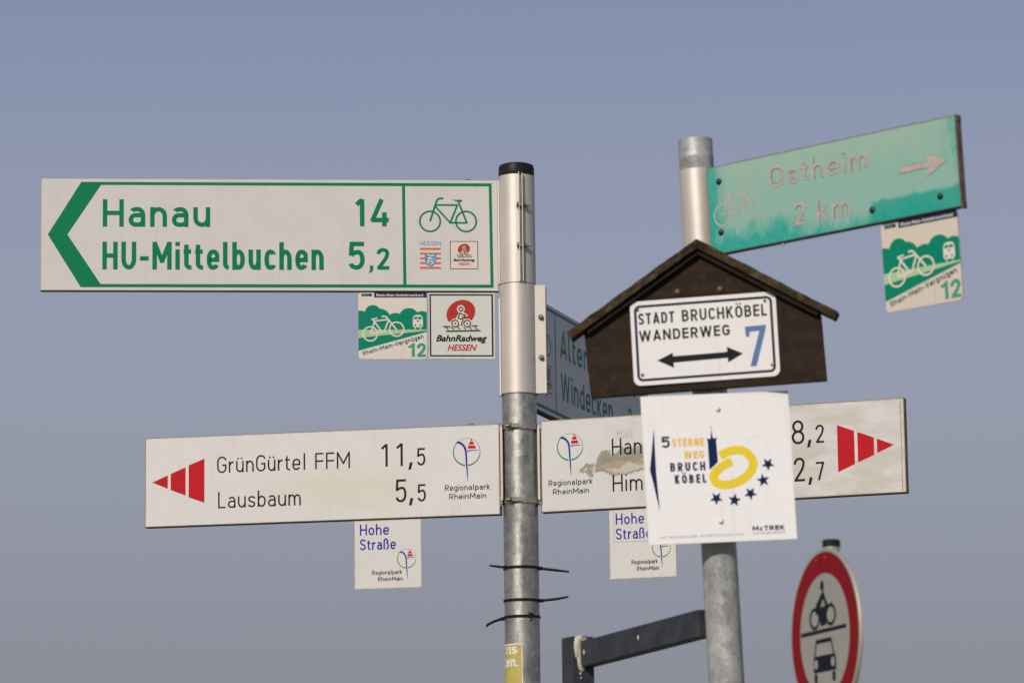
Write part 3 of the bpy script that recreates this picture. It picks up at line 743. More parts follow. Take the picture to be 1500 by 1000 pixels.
def lr_stain(N, L, s, cc):
    # dried grey smear with a tan core and paler pocket beside the first letters
    nz = texn(N, L, 26, 5, .62); nz2 = texn(N, L, 70, 5, .7, stretch=(.35, 1.5, 1))
    dx = mathn(N, L, 'DIVIDE', mathn(N, L, 'ADD', s.outputs[0], .196), .098)
    sh = mathn(N, L, 'MULTIPLY', mathn(N, L, 'ADD', s.outputs[0], .25), .10)
    dy = mathn(N, L, 'DIVIDE', mathn(N, L, 'SUBTRACT', mathn(N, L, 'ADD', s.outputs[1], .000), sh), .0275)
    d = mathn(N, L, 'SQRT', mathn(N, L, 'ADD', mathn(N, L, 'MULTIPLY', dx, dx), mathn(N, L, 'MULTIPLY', dy, dy)))
    d = mathn(N, L, 'ADD', d, maprange(N, L, nz.outputs[0], .3, .7, -.38, .38, False))
    inside = maprange(N, L, d, .78, 1.0, 1, 0)
    rim = mathn(N, L, 'MULTIPLY', maprange(N, L, d, .78, .93), maprange(N, L, d, .98, 1.08, 1, 0))
    core = mathn(N, L, 'MULTIPLY', maprange(N, L, mathn(N, L, 'ADD', dy, maprange(N, L, nz2.outputs[0], .3, .7, -.6, .6, False)), -.15, .1, 1, 0), inside)
    low = mathn(N, L, 'MULTIPLY', maprange(N, L, mathn(N, L, 'ADD', dy, maprange(N, L, nz.outputs[0], .3, .7, -.5, .5, False)), -.55, -.45, 1, 0), inside)
    cc = mixc(N, L, mathn(N, L, 'MULTIPLY', inside, .85), cc, (0.185, 0.160, 0.110))
    cc = mixc(N, L, mathn(N, L, 'MULTIPLY', core, .55), cc, (0.44, 0.345, 0.20))
    cc = mixc(N, L, mathn(N, L, 'MULTIPLY', low, .6), cc, (0.56, 0.53, 0.46))
    cc = mixc(N, L, mathn(N, L, 'MULTIPLY', rim, .75), cc, (0.20, 0.165, 0.10))
    # dark specks above the first word
    sx = mathn(N, L, 'ABSOLUTE', mathn(N, L, 'ADD', s.outputs[0], .213)); sy = mathn(N, L, 'ABSOLUTE', mathn(N, L, 'SUBTRACT', s.outputs[1], .060))
    reg = mathn(N, L, 'MULTIPLY', maprange(N, L, sx, .012, .026, 1, 0), maprange(N, L, sy, .004, .013, 1, 0))
    sp2 = texn(N, L, 260, 4, .75)
    cc = mixc(N, L, mathn(N, L, 'MULTIPLY', reg, maprange(N, L, sp2.outputs[0], .50, .62, 0, .75)), cc, (0.13, 0.11, 0.07))
    # broad dirty wash running up to the right
    ws = texn(N, L, 8, 5, .6, stretch=(1, 3, 1))
    wx = maprange(N, L, s.outputs[0], -.30, -.10, 0, 1)
    cc = mixc(N, L, mathn(N, L, 'MULTIPLY', wx, maprange(N, L, ws.outputs[0], .40, .62, 0, .6)), cc, (0.46, 0.42, 0.33))
    return cc
def ll_stain(N, L, s, cc):
    nz = texn(N, L, 7, 6, .62, stretch=(.7, 2.6, 1))
    dx = mathn(N, L, 'DIVIDE', mathn(N, L, 'SUBTRACT', s.outputs[0], .06), .22); dy = mathn(N, L, 'DIVIDE', mathn(N, L, 'ADD', s.outputs[1], .035), .07)
    d = mathn(N, L, 'ADD', mathn(N, L, 'MULTIPLY', dx, dx), mathn(N, L, 'MULTIPLY', dy, dy))
    f = mathn(N, L, 'MULTIPLY', maprange(N, L, d, 0, 1.1, 1, 0), maprange(N, L, nz.outputs[0], .35, .6, .25, .95))
    cc = mixc(N, L, mathn(N, L, 'MULTIPLY', f, .62), cc, (0.58, 0.535, 0.40))
    sp2 = texn(N, L, 110, 5, .75, stretch=(.5, 1, 1))
    sy = mathn(N, L, 'ABSOLUTE', mathn(N, L, 'SUBTRACT', s.outputs[1], .008)); sx = mathn(N, L, 'ABSOLUTE', mathn(N, L, 'SUBTRACT', s.outputs[0], .055))
    reg = mathn(N, L, 'MULTIPLY', maprange(N, L, sx, .02, .04, 1, 0), maprange(N, L, sy, .002, .011, 1, 0))
    cc = mixc(N, L, mathn(N, L, 'MULTIPLY', reg, maprange(N, L, sp2.outputs[0], .53, .65, 0, .6)), cc, (0.25, 0.22, 0.14))
    return cc
FL = film('left_arm_sheet', (0.625, 0.60, 0.565), .8, .198, (0.46, 0.36, 0.24), .7, .0034, (0.66, 0.63, 0.58), .3, extra=ll_stain)
FR = film('right_arm_sheet', (0.60, 0.58, 0.55), .81, .199, (0.44, 0.34, 0.22), .75, .0038, (0.60, 0.58, 0.54), .35, extra=lr_stain)
EDG = plain('grimy_edge', (0.20, 0.155, 0.10), .6, .2, .45, 45, .2)
left = thing('direction_sign', 'narrow white arm reading GrünGürtel FFM and Lausbaum, three-piece red arrow pointing left', 'direction sign',
             frame((-.4235, 8.2257, 1.104), (.9814, -.1921, 0), (0, 0, 1)), group='white direction arms on the main post')
sign_panel(left, 799, 196.5, 20, FL, EDG)
f = Flat()
f.poly([(-384.2, .3), (-348.4, 14.8), (-348.4, -14.8)]); f.poly([(-341.7, 17.8), (-307.6, 31.7), (-307.6, -31.5), (-341.7, -17.9)]); f.poly([(-300.6, 35.4), (-264.6, 49), (-264.6, -49), (-300.6, -35.6)])
f.build('arrow', M['red'], left)
def word(root, s, x0, base, cap, t, width, mat='ink', X=.69, k=.9, gap=.16, label=None, kind='lettering', **kw):
    f = Flat(); text(f, s, x0, base, cap, t, width, X, k, gap, hook=False, **kw); return f.build(kind, M[mat], root, label)
word(left, 'GrünGürtel', -235.5, 15.6, 36.6, 3.5, 202.5, label='black word GrünGürtel'); word(left, 'FFM', -12.5, 15.2, 36.4, 3.5, 78.5, label='black letters FFM')
word(left, 'Lausbaum', -233.3, -62.8, 36.2, 3.5, 188, label='black word Lausbaum')
def comma(f, x, y, h, t): f.poly([(x + t * .3, y), (x + t * 1.55, y), (x + t * .75, y - h), (x - t * .45, y - h)])
f = Flat(); text(f, '1', 136.6, 14.9, 50, 5, 14.4, hook=False); text(f, '1', 170.4, 14.9, 50, 5, 14.4, hook=False); text(f, '5', 216.8, 14.8, 38.4, 4.2, 18.4); comma(f, 199.2, 22.7, 16, 5)
f.build('number', M['ink'], left, 'black number 11,5')
f = Flat(); text(f, '5', 168.3, -64.3, 50.3, 5, 24); text(f, '5', 217.4, -64.3, 38, 4.2, 18.4); comma(f, 200, -56, 16, 5); f.build('number', M['ink'], left, 'black number 5,5')
park_logo(left, 327.9, 40.7, 29.8)
word(left, 'Regionalpark', 278.4, -43.2, 12.6, 1.75, 100.4, 'ink', .70, 1, .15); word(left, 'RheinMain', 288, -62.4, 12.4, 1.75, 82, 'ink', .70, 1, .15)
m = MB(); m.box(.3295, .3410, .0998, .1035, -.014, -.004, .0008); m.build('screw', M['dark_steel'], left)

right = thing('direction_sign', 'narrow white arm with a large grey-brown stain, three-piece red arrow pointing right', 'direction sign',
              frame((.4421, 8.0173, 1.1082), (.9439, -.3302, 0), (0, 0, 1)), group='white direction arms on the main post')
sign_panel(right, 809, 199, 20, FR, EDG)
f = Flat()
f.poly([(259.3, 51), (296, 36.6), (296.2, -34), (259.3, -49.6)]); f.poly([(303, 34), (338.5, 20), (338.5, -16.8), (303, -31.2)]); f.poly([(345, 17), (382, 2), (345, -13.6)])
f.build('arrow', M['red'], right)
word(right, 'Han', -242.7, 15.5, 36.6, 3.6, 67.5, label='black letters Han'); word(right, 'Him', -242.3, -63.8, 36.6, 3.6, 68, label='black letters Him')
f = Flat(); text(f, '8', 159.5, 15.1, 51.5, 5, 28); text(f, '2', 211.8, 15.5, 39, 4.2, 18.5); comma(f, 195, 23.4, 16, 5); f.build('number', M['ink'], right, 'black number 8,2')
f = Flat(); text(f, '2', 162.5, -64.5, 51, 5, 24); text(f, '7', 210.8, -64, 39, 4.2, 18.5); comma(f, 195.4, -56.8, 16, 5); f.build('number', M['ink'], right, 'black number 2,7')
park_logo(right, -338, 40, 29)
word(right, 'Regionalpark', -388.4, -43.6, 12.6, 1.75, 101, 'ink', .70, 1, .15); word(right, 'RheinMain', -378.7, -63, 12.4, 1.75, 82.6, 'ink', .70, 1, .15)
m = MB(); m.box(.3965, .3985, -.096, .096, -.0, .0022, .0006); m.build('end_ridge', plain('cream_edge', (.52, .44, .32), .5, 0, .25, 60), right)

# mounting rails and clamps between the lower arms and the post
for root, sx in ((left, -1), (right, 1)):
    def rails(sx=sx):
        for y_, w_, d_ in ((-.0245, .0050, .008), (-.012, .0052, .014)):
            x_ = PX + sx * (.0405 if y_ < -.02 else .0450)
            m = MB(); m.box(x_ - w_ / 2, x_ + w_ / 2, PY + y_ - d_ / 2, PY + y_ + d_ / 2, Z(1.0345), Z(1.1965), .0006)
            m.build('mounting_rail', M['alu'], None)
    local_sleeve(root, rails)
for i, zc in enumerate((Z(1.1965), Z(1.0350))):
    cl = thing('pole_clamp', ('upper' if i == 0 else 'lower') + ' steel band clamp holding both narrow arms to the post', 'clamp', loc=(PX, PY, zc), group='band clamps of the narrow arms')
    m = MB(); m.lathe([(.0384, -.0062), (.0402, -.0062), (.0402, .0062), (.0384, .0062), (.0384, -.0062)], 48); m.build('band', M['galv'], cl)
    for sx in (-1, 1):
        m = MB(); m.box(min(sx*.0385, sx*.0480), max(sx*.0385, sx*.0480), -.021, -.0165, -.0066, .0066, .0006); m.build('tab', M['galv'], cl)
        m = MB(); m.box(min(sx*.0460, sx*.0495), max(sx*.0460, sx*.0495), -.021, .012, -.0105, .0066, .0006); m.build('tab', M['dark_steel'], cl)
        m = MB(); m.tube([(sx*.0432, -.020, -.0062), (sx*.0432, -.020, -.0118)], .0034, 6); m.build('nut', M['steel'], cl)
        m = MB(); m.tube([(sx*.0432, -.020, .0062), (sx*.0432, -.020, .0092)], .0024, 10); m.build('screw', M['steel'], cl)
    m = MB(); m.box(-.020, .006, -.0440, -.0385, -.0048, .0050, .0010); m.build('worm_housing', M['steel'], cl)
    m = MB(); m.tube([(-.030, -.0400, -.0005), (-.019, -.0425, 0)], [.0046, .0050], 12); m.build('worm_screw', M['dark_steel'], cl)
    m = MB(); m.tube([(-.0215, -.042, 0), (-.0185, -.0425, 0)], .0068, 6); m.build('screw_head', M['rust'], cl)
    m = MB(); P = []
    for k in range(15):
        a = radians(-89 + k * 4.4); P += [(.0418*cos(a), .0418*sin(a), zz) for zz in (-.0066, .0066)]
    P += [(.0404 / .0418 * x, .0404 / .0418 * y, z) for x, y, z in P]
    m.add(P, [(2*k, 2*k+2, 2*k+3, 2*k+1) for k in range(14)] + [(0, 1, 31, 30), (28, 58, 59, 29)] + [(2*k, 30+2*k, 32+2*k, 2*k+2) for k in range(14)] + [(2*k+1, 2*k+3, 33+2*k, 31+2*k) for k in range(14)])
    m.build('band_overlap', M['galv'], cl, recalc=True)

# ------------------------------------------------------------------ small plates
def route_plate(mat4, label, old=False):
    root = thing('route_plate', label, 'plate', mat4, group='square route plates with a white bicycle')
    fm = film('route_plate_sheet', (0.66, 0.60, 0.51) if not old else (0.60, 0.53, 0.43), .151, .149, (0.30, 0.24, 0.16), .5, .0016, grain=.03)
    plate(151, 149, 9.5, 2.0, fm, root)
    m = MB(); p = rrect(.1518, .1498, .0097)
    k = .149; T = lambda x, y: ((x - 554) * k, (465 - y) * k)         # units of the artwork, y down
    f = Flat(.25, T)
    lobes = [(75, 380, 140), (265, 280, 122), (372, 365, 152), (600, 430, 155), (795, 350, 148), (985, 385, 138)]
    P = []
    for i in range(0, 97):
        x = 50 + i * (1008 / 96.0); y = 400
        for cx, cy, r in lobes:
            if abs(x - cx) < r: y = min(y, cy - sqrt(r * r - (x - cx) ** 2))
        P.append((x, y))
    f.poly(P + [(1058, 556), (50, 838)]); f.build('trees_print', M['plate_green'], root)
    f = Flat(.6, T); f.poly([(50, 528), (1058, 522), (1058, 540), (50, 650)]); f.build('path_print', M['pale_green'], root)
    f = Flat(.8, T)
    f.ring(225, 588, 104, 22); f.ring(612, 518, 104, 22)
    f.stroke([(242, 375), (262, 368), (332, 354)], 20); f.stroke([(258, 370), (292, 415), (402, 568)], 24)
    f.stroke([(288, 402), (232, 585)], 22); f.stroke([(230, 590), (430, 558)], 24); f.stroke([(425, 565), (492, 392)], 22)
    f.stroke([(286, 398), (480, 375)], 22); f.stroke(RP([(392, 332), (448, 322), (612, 525)], 26), 22)
    f.build('bicycle_print', M['plate_white'], root)
    f = Flat(1.2, T)
    f.poly([(850, 360), (862, 325), (895, 305), (958, 305), (990, 325), (1000, 360), (1000, 470), (980, 492), (870, 492), (850, 470)]); f.stroke([(886, 490), (886, 520)], 14); f.stroke([(966, 490), (966, 520)], 14)
    f.build('train_print', M['plate_white'], root)
    f = Flat(1.5, T)
    f.poly([(862, 368), (870, 345), (885, 334), (916, 334), (916, 368)]); f.poly([(928, 334), (962, 334), (978, 345), (988, 368), (928, 368)])
    f.disc(925, 396, 13); f.disc(886, 460, 13); f.disc(962, 460, 13); f.build('train_windows_print', M['plate_green'], root)
    f = Flat(.3, T); f.rect(285, -32, 1058, 45); f.build('banner_print', M['banner'], root)
    T2 = lambda x, y: ((x - 554) * k, (465 + y) * k)
    f = Flat(.6, T2); text(f, 'Rhein-Main-Verkehrsverbund', 315, -30, 40, 7, 690, .73, .9, .15, hook=False); f.build('lettering', M['plate_white'], root)
    f = Flat(.3, T); f.rect(100, -12, 250, 26); f.build('mark_print', M['navy_sign'], root)
    f = Flat(.6, T2); text(f, 'RMV', 118, -22, 28, 7, 95); f.build('mark_lettering', M['mid_green'], root)
    f = Flat(.3, T2); text(f, 'Rhein-Main-Vergnügen', 122, -908, 62, 9.5, 925, .73, .9, .15, hook=False, rot=16.2); f.build('lettering', M['banner'], root)
    f = Flat(.3, T)
    f.poly([(782, 800), (782, 765), (825, 752), (845, 724), (876, 724), (876, 930), (832, 930), (832, 790)])
    f.stroke(RP([(925, 800), (930, 745), (1018, 745), (1018, 815), (935, 905)], 60), 44); f.rect(912, 890, 1040, 930); f.build('number', M['mid_green'], root, 'green number 12')
    return root
route_plate(frame((-.5262, 8.1262, 1.6242), (.9968, .0801, 0), (0, 0, 1), (.2665, -.2005, -.004)), 'square cream plate with green trees, bicycle and 12, hanging under the Hanau arm')
rb = thing('route_plate', 'black-framed white plate with cyclist before a red disc, under the Hanau arm', 'plate',
           frame((-.5262, 8.1262, 1.6242), (.9968, .0801, 0), (0, 0, 1), (.418, -.2005, -.004)))
plate(148, 149, 1, 2, film('rail_plate_sheet', (0.58, 0.60, 0.53), .148, .149, (0.24, 0.20, 0.14), .75, .0024, grain=.03), rb)
rail_badge(rb, lambda x, y: ((x - 1101) * .2175, (392 - y) * .2175), .25)

def hohe_plate(base, cx, cy, label, sticker):
    root = thing('route_plate', label, 'plate', frame(*base, (cx * mm, cy * mm, -.004)), group='Hohe Straße plates below the narrow arms')
    fm = film('hohe_sheet', (0.60, 0.58, 0.545), .150, .150, (0.44, 0.34, 0.20), .8, .003, (0.60, 0.57, 0.46), .3)
    plate(150, 150, 1, 2, fm, root)
    if sticker:
        f = Flat(.18); f.rect(-64.6, 4.6, 74.4, 74.2); f.build('overlay_rim', M['old_rim'], root)
        m = Flat(.30); m.rect(-64.0, 5.2, 74.0, 74.0); m.build('overlay_sticker', plain('newer_white_film', (0.60, 0.575, 0.53), .4, 0, .05, 60), root)
    dx = -2.5 if not sticker else .6
    z0 = .45
    for s, b, c, wd in (('Hohe', 42.8, 24.3, 65 if not sticker else 64), ('Straße', 10.6, 24, 80)):
        f = Flat(z0); text(f, s, -62.4 + (0 if not sticker else 2.4), b, c, 3.1, wd, .70, .9, .15, hook=False); f.build('lettering', M['blue'], root, 'dark blue word ' + s)
    park_logo(root, 41.9, -10.8, 20.6)
    word(root, 'Regionalpark', -35.5 + (8 if sticker else 0) * 0 + (9.5 if sticker else 0), -44.3, 9.4, 1.35, 67 - (8 if sticker else 0), 'ink', .7, 1, .15)
    word(root, 'RheinMain', -22.7 + (8.5 if sticker else 0), -58.6, 9.2, 1.35, 56 - (6 if sticker else 0), 'ink', .7, 1, .15)
LB = ((-.4235, 8.2257, 1.104), (.9814, -.1921, 0), (0, 0, 1)); RB = ((.4421, 8.0173, 1.1082), (.9439, -.3302, 0), (0, 0, 1))
hohe_plate(LB, 149, -176.5, 'small white plate reading Hohe Straße in blue, hanging below the GrünGürtel arm', False)
hohe_plate(RB, -178, -178, 'small white Hohe Straße plate with pasted-over sticker, half hidden by the five-star plate', True)

# ------------------------------------------------------------------ cable ties on the post
def tie(z, label, tails, locks, tilt=0.0, frag=False):
    root = thing('cable_tie', label, 'cable tie', loc=(PX, PY, Z(z)), group='black cable ties round the post')
    m = MB(); P = []
    n = 40
    for k in range(n):
        a = 2 * pi * k / n
        for r_, e in ((.0383, -.0027), (.0402, -.0027), (.0402, .0027), (.0383, .0027)):
            P.append((r_ * cos(a), r_ * sin(a), e + tilt * cos(a)))
    m.add(P, [(4*k+j, 4*((k+1) % n)+j, 4*((k+1) % n)+(j+1) % 4, 4*k+(j+1) % 4) for k in range(n) for j in range(4)])
    m.build('band', M['black'], root, recalc=True)
    for pts in tails:
        m = MB(); m.tube([Vector(p) * mm for p in pts], [.0029] * (len(pts) - 1) + [.0020], 8, flat=.7); m.build('tail', M['black'], root)
    for x, y, z_ in locks:
        m = MB(); m.box((x-4)*mm, (x+4)*mm, (y-3)*mm, (y+3)*mm, (z_-4.0)*mm, (z_+4.0)*mm, .001); m.build('lock', M['black'], root)
    return root
tie(.8892, 'topmost black cable tie on the post, tails sticking out on both sides', [[(-33, -20, .5), (-52, -17, 3), (-69.5, -16, 5.5)], [(40, -8, -1.5), (75, -10, -6), (103, -12, -10)]], [(-35, -21, .5), (41.5, -8, -1.5)])
tie(.8182, 'middle black cable tie on the post, one tail rising to the right', [[(41, -8, -.5), (74, -9, 2.5), (101, -10, 7)]], [(43, -8, -.5)])
tie(.7825, 'lowest black cable tie, tail drooping to the left with a bent tip', [[(-40, -6, -1.5), (-62, -8, -9), (-75, -9, -15.5), (-78, -9, -20)], [(14, -38.6, 0), (24, -40, 4.0), (14, -41, 5.5)], [(14, -38.6, 0), (24, -40, -3), (17, -41, -13)]], [(-42.5, -6, -3)])

# ------------------------------------------------------------------ sticker wrapped round the post
st = thing('sticker', 'ochre sticker with white rim and white letters, wrapped round the post below the cable ties', 'sticker', loc=(PX, PY, Z(.6)))
class Wrap(Flat):
    def build(s, name, mat, parent, label=None):
        nv = []
        for x, y, z in s.v:
            r = .0381 + z; a = -pi / 2 + x / .0381
            nv.append((r * cos(a), r * sin(a), y))
        s.v = nv; return Flat.build(s, name, mat, parent, label)
def grid(fl, x0, y0, x1, y1, n=24):
    P = []; 
    for i in range(n + 1):
        x = x0 + (x1 - x0) * i / n; P += [(x, y0), (x, y1)]
    fl._add(P, [(2*i, 2*i+2, 2*i+3, 2*i+1) for i in range(n)])
f = Wrap(.15); grid(f, -88, -10, -.5, 123.5); f.build('paper', M['sticker_white'], st)
f = Wrap(.3); grid(f, -86, -8, -2.5, 121); f.build('print_field', M['sticker_col'], st)
f = Wrap(.5); text(f, 'zis', -47, 101, 22, 4.2, 35, .74, .8, .12, hook=False); f.build('lettering', M['sticker_white'], st)
f = Wrap(.5); text(f, 'ten', -54, 74, 22, 4.2, 38, .74, .8, .12, hook=False); f.rect(-14, 74, -10, 78.2); f.build('lettering', M['sticker_white'], st)

# ------------------------------------------------------------------ second, leaning pole
LX, LY = -.0365, -.0004
P0 = Vector((.37418, 6.4, 0)); VV = Vector((LX, LY, 1.0)); 
def axes(yaw):
    v = VV.normalized(); u = Vector((cos(yaw), sin(yaw), 0)); u = (u - v * u.dot(v)).normalized(); return u, v
def pfr(off, z, yaw, d):
    u, v = axes(yaw); n = u.cross(v)
    if n.y > 0: n = -n
    return frame(P0 + VV * z + u * off + n * d, u, v)
foot = P0 + VV * (-CAMZ) + Vector((0, 0, CAMZ)); foot.z = 0
u_, v_ = axes(0); n_ = u_.cross(v_)
pole2 = thing('signpost', 'leaning galvanised pole with open top, carrying the brown board and turquoise arm', 'signpost',
              Matrix(((u_.x, -n_.x * -1, v_.x, foot.x), (u_.y, -n_.y * -1, v_.y, foot.y), (u_.z, -n_.z * -1, v_.z, foot.z), (0, 0, 0, 1))))
kl = VV.length; H2 = (1.4365 + CAMZ) * kl
m = MB(); m.lathe([(.030, -.05), (.030, H2 - .034), (.0303, H2 - .033), (.0303, H2 - .030), (.0300, H2 - .029), (.0298, H2), (.0272, H2 + .0005), (.0268, H2 - .05), (.0001, H2 - .051)], 44)
o = m.build('pole', M['galv_light'], pole2)

# old green arm
def green_fade(N, L, s, cc):
    ax = mathn(N, L, 'SUBTRACT', .256, mathn(N, L, 'ABSOLUTE', s.outputs[0])); ay = mathn(N, L, 'ADD', .0755, s.outputs[1])
    n = texn(N, L, 6, 6, .65); n2 = texn(N, L, 30, 5, .7, stretch=(1.6, .35, 1)); n3 = texn(N, L, 200, 3, .6)
    d = mathn(N, L, 'ADD', mathn(N, L, 'MINIMUM', ax, mathn(N, L, 'MULTIPLY', ay, .9)), maprange(N, L, n.outputs[0], .3, .7, -.03, .03, False))
    d = mathn(N, L, 'ADD', d, maprange(N, L, n2.outputs[0], .3, .7, -.014, .014, False))
    f = maprange(N, L, d, .003, .040, 0, 1)
    base = mixc(N, L, f, (0.006, 0.33, 0.255), (0.235, 0.415, 0.345))
    up = mathn(N, L, 'ADD', s.outputs[1], maprange(N, L, n2.outputs[0], .3, .7, -.035, .035, False))
    g = mathn(N, L, 'MULTIPLY', maprange(N, L, up, -.01, .085, 0, .75), maprange(N, L, ax, .01, .06, .2, 1))
    base = mixc(N, L, g, base, (0.31, 0.44, 0.33))
    base = mixc(N, L, maprange(N, L, n3.outputs[0], .35, .7, 0, .22), base, (0.32, 0.45, 0.38))
    # deeper colour where the small plate once sat
    px_ = maprange(N, L, mathn(N, L, 'ADD', s.outputs[0], maprange(N, L, n.outputs[0], .3, .7, -.01, .01, False)), .072, .085)
    py_ = maprange(N, L, mathn(N, L, 'ADD', s.outputs[1], maprange(N, L, n2.outputs[0], .3, .7, -.004, .004, False)), -.044, -.036, 1, 0)
    base = mixc(N, L, mathn(N, L, 'MULTIPLY', mathn(N, L, 'MULTIPLY', px_, py_), .85), base, (0.008, 0.31, 0.235))
    return base
FG = film('old_green_sheet', (0.05, 0.4, 0.3), .512, .151, (0.12, 0.10, 0.05), .45, .0022, extra=green_fade, rough=.5, grain=.03)
green = thing('direction_sign', 'old faded turquoise arm reading Ostheim 2 km, pale arrow pointing right', 'direction sign', pfr(.301, 1.298, -.691, .033))
RE = plain('brown_end_trim', (.17, .105, .075), .6, .2, .4, 60)
sign_panel(green, 505, 151, 14, FG, EDG, -3.5)
m = MB(); m.box(.2505, .2520, -.079, .0775, -.0155, .0005, .0006); m.build('end_cap', RE, green)
for y in (.070, -.072):
    m = MB(); m.box(.2518, .2540, y - .004, y + .004, -.0135, -.004, .0008); m.build('end_bolt', M['dark_steel'], green)
def old_print(name, draw, label=None):
    f = Flat(.2); draw(f, 1.8); f.build(name + '_outline', M['old_rim'], green)
    f = Flat(.8); draw(f, 0); f.build(name, M['old_pale'], green, label)
old_print('lettering', lambda f, e: text(f, 'Ostheim', -125.7, 19.5, 36, 4.4 + e, 200.5, .71, .92, .16), 'faded word Ostheim')
old_print('lettering', lambda f, e: text(f, '2', -79.8, -53.6, 38, 4.4 + e, 22.5), 'faded number 2')
old_print('lettering', lambda f, e: text(f, 'km', -33, -54, 37, 4.4 + e, 67.5, .68, .95, .16), 'faded letters km')
def arr(f, e):
    e *= .55
    f.poly([(136 - e, 8.6 + e), (136 - e, -1.4 - e), (191.8, -1.4 - e), (188.8 - e, -17 - e), (228 + e * 1.6, 4.2), (189 - e, 25.5 + e), (192.6, 8.6 + e)])
old_print('arrow', arr)
def gb(f, e):
    t = 2.9 + e * .35
    f.ring(-227.8, -9.9, 17.6, t, ry=18.2); f.ring(-167.3, -9.6, 17.6, t, ry=18.2)
    f.stroke([(-220.5, 24.9), (-207.0, 25.2)], t); f.stroke([(-214.5, 25), (-199.7, -10.5)], t); f.stroke([(-214, 21), (-227.8, -9.9)], t)
    f.stroke([(-227.8, -9.9), (-199, -10.5)], t); f.stroke([(-199.7, -10.5), (-176, 18)], t); f.stroke([(-213.5, 19.2), (-174.7, 18.6)], t)
    f.stroke(RP([(-190.5, 29), (-180, 31), (-167.3, -9.6)], 5), t)
f = Flat(.3); gb(f, 0); f.build('bicycle_symbol', M['old_pale'], green)
for x, y in ((-231.2, 48.9), (-232.8, -39.3), (77.9, -53), (212.1, -52.8)): screw_head(green, x, y, .2, 5.6, M['old_screw'])
m = MB(); m.tube([(-.110, -.0775, -.006), (-.110, -.081, -.006)], .0028, 8); m.build('screw', M['steel'], green)
def gsl():
    m = MB(); z0 = (1.075 + CAMZ) * kl; z1 = (1.3815 + CAMZ) * kl
    m.lathe([(.0302, z0), (.0318, z0), (.0318, z1), (.0302, z1), (.0302, z0)], 44)
    o = m.build('sleeve', M['alu'], None, 'aluminium tube clamping the arm to the pole')
    for p in o.data.polygons:
        if abs(p.normal.z) > .9: p.use_smooth = False
    o.matrix_world = pole2.matrix_world.copy()
local_sleeve(green, gsl)
bpy.context.view_layer.update()
route_plate(frame(P0 + VV * 1.298 + axes(-.691)[0] * .301 + Vector((-.64, -.77, 0)) * .030, *axes(-.691), (.1625, -.1535, -.004)), 'square cream plate with bicycle and 12, hanging under the faded turquoise arm', True)

# brown gabled board
board = thing('gabled_board', 'dark brown wooden board with a little pitched roof, mounted on the leaning pole', 'wooden board', pfr(.000, 1.046, -.168, .051))
sl = atan2(142.5, 229.5); ug = 187.5        # roof pitch, underside apex height (mm)
half_top = lambda x: ug - abs(x) * math.tan(sl)
yk = ug - 203.0 * math.tan(sl)
m = MB(); m.prism([(x * mm, y * mm) for x, y in ((-198.5, -52.8), (205, -53), (202, yk), (0, ug), (-204.5, yk - .9))], -.018, 0)
m.build('gable_panel', wood('dark_stained_wood_panel', (0.021, 0.0122, 0.0074), (0.032, 0.0195, 0.0122), (0.040, 0.026, 0.015)), board)
for sg in (-1, 1):
    # roof board: thin mossy layer; dark strip added below to paint the eave shade
    du = Vector((sg * cos(sl), -sin(sl))); nu = Vector((sg * sin(sl), cos(sl)))
    A_ = Vector((0, ug + 0.6)); Ln = 266.0
    def quad(a, t0, t1, l0, l1): 
        return [a + du * l0 + nu * t0, a + du * l1 + nu * t0, a + du * l1 + nu * t1, a + du * l0 + nu * t1]
    for nm, mt, t0, t1, z0, z1, ln in (('roof_board', 'roof', 0, 13.2, -17.5, 20, Ln), ('eave_shade_strip', 'roof_dark', -8.5, -.5, .6, 12, 236)):
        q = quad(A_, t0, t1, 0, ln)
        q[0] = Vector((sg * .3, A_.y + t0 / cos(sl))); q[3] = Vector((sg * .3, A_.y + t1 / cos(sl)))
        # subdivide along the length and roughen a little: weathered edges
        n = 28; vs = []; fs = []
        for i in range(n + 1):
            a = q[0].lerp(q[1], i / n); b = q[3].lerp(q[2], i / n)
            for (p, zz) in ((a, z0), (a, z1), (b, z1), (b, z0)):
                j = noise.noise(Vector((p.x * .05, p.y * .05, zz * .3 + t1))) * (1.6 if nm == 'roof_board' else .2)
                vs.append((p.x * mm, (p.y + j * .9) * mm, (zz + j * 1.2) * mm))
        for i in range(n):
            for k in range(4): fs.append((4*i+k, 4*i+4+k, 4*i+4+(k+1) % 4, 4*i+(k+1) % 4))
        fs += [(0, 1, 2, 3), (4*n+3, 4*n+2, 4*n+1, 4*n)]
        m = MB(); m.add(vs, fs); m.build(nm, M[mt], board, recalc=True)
m = MB(); m.box(-.026, .026, -.045, .12, -.0225, -.0182, .001); m.build('mounting_block', M['roof_dark'], board)
for x, y in ((-39.6, 117.9), (33.8, 116.4)): screw_head(board, x, y, .1, 6.2, M['rust'])

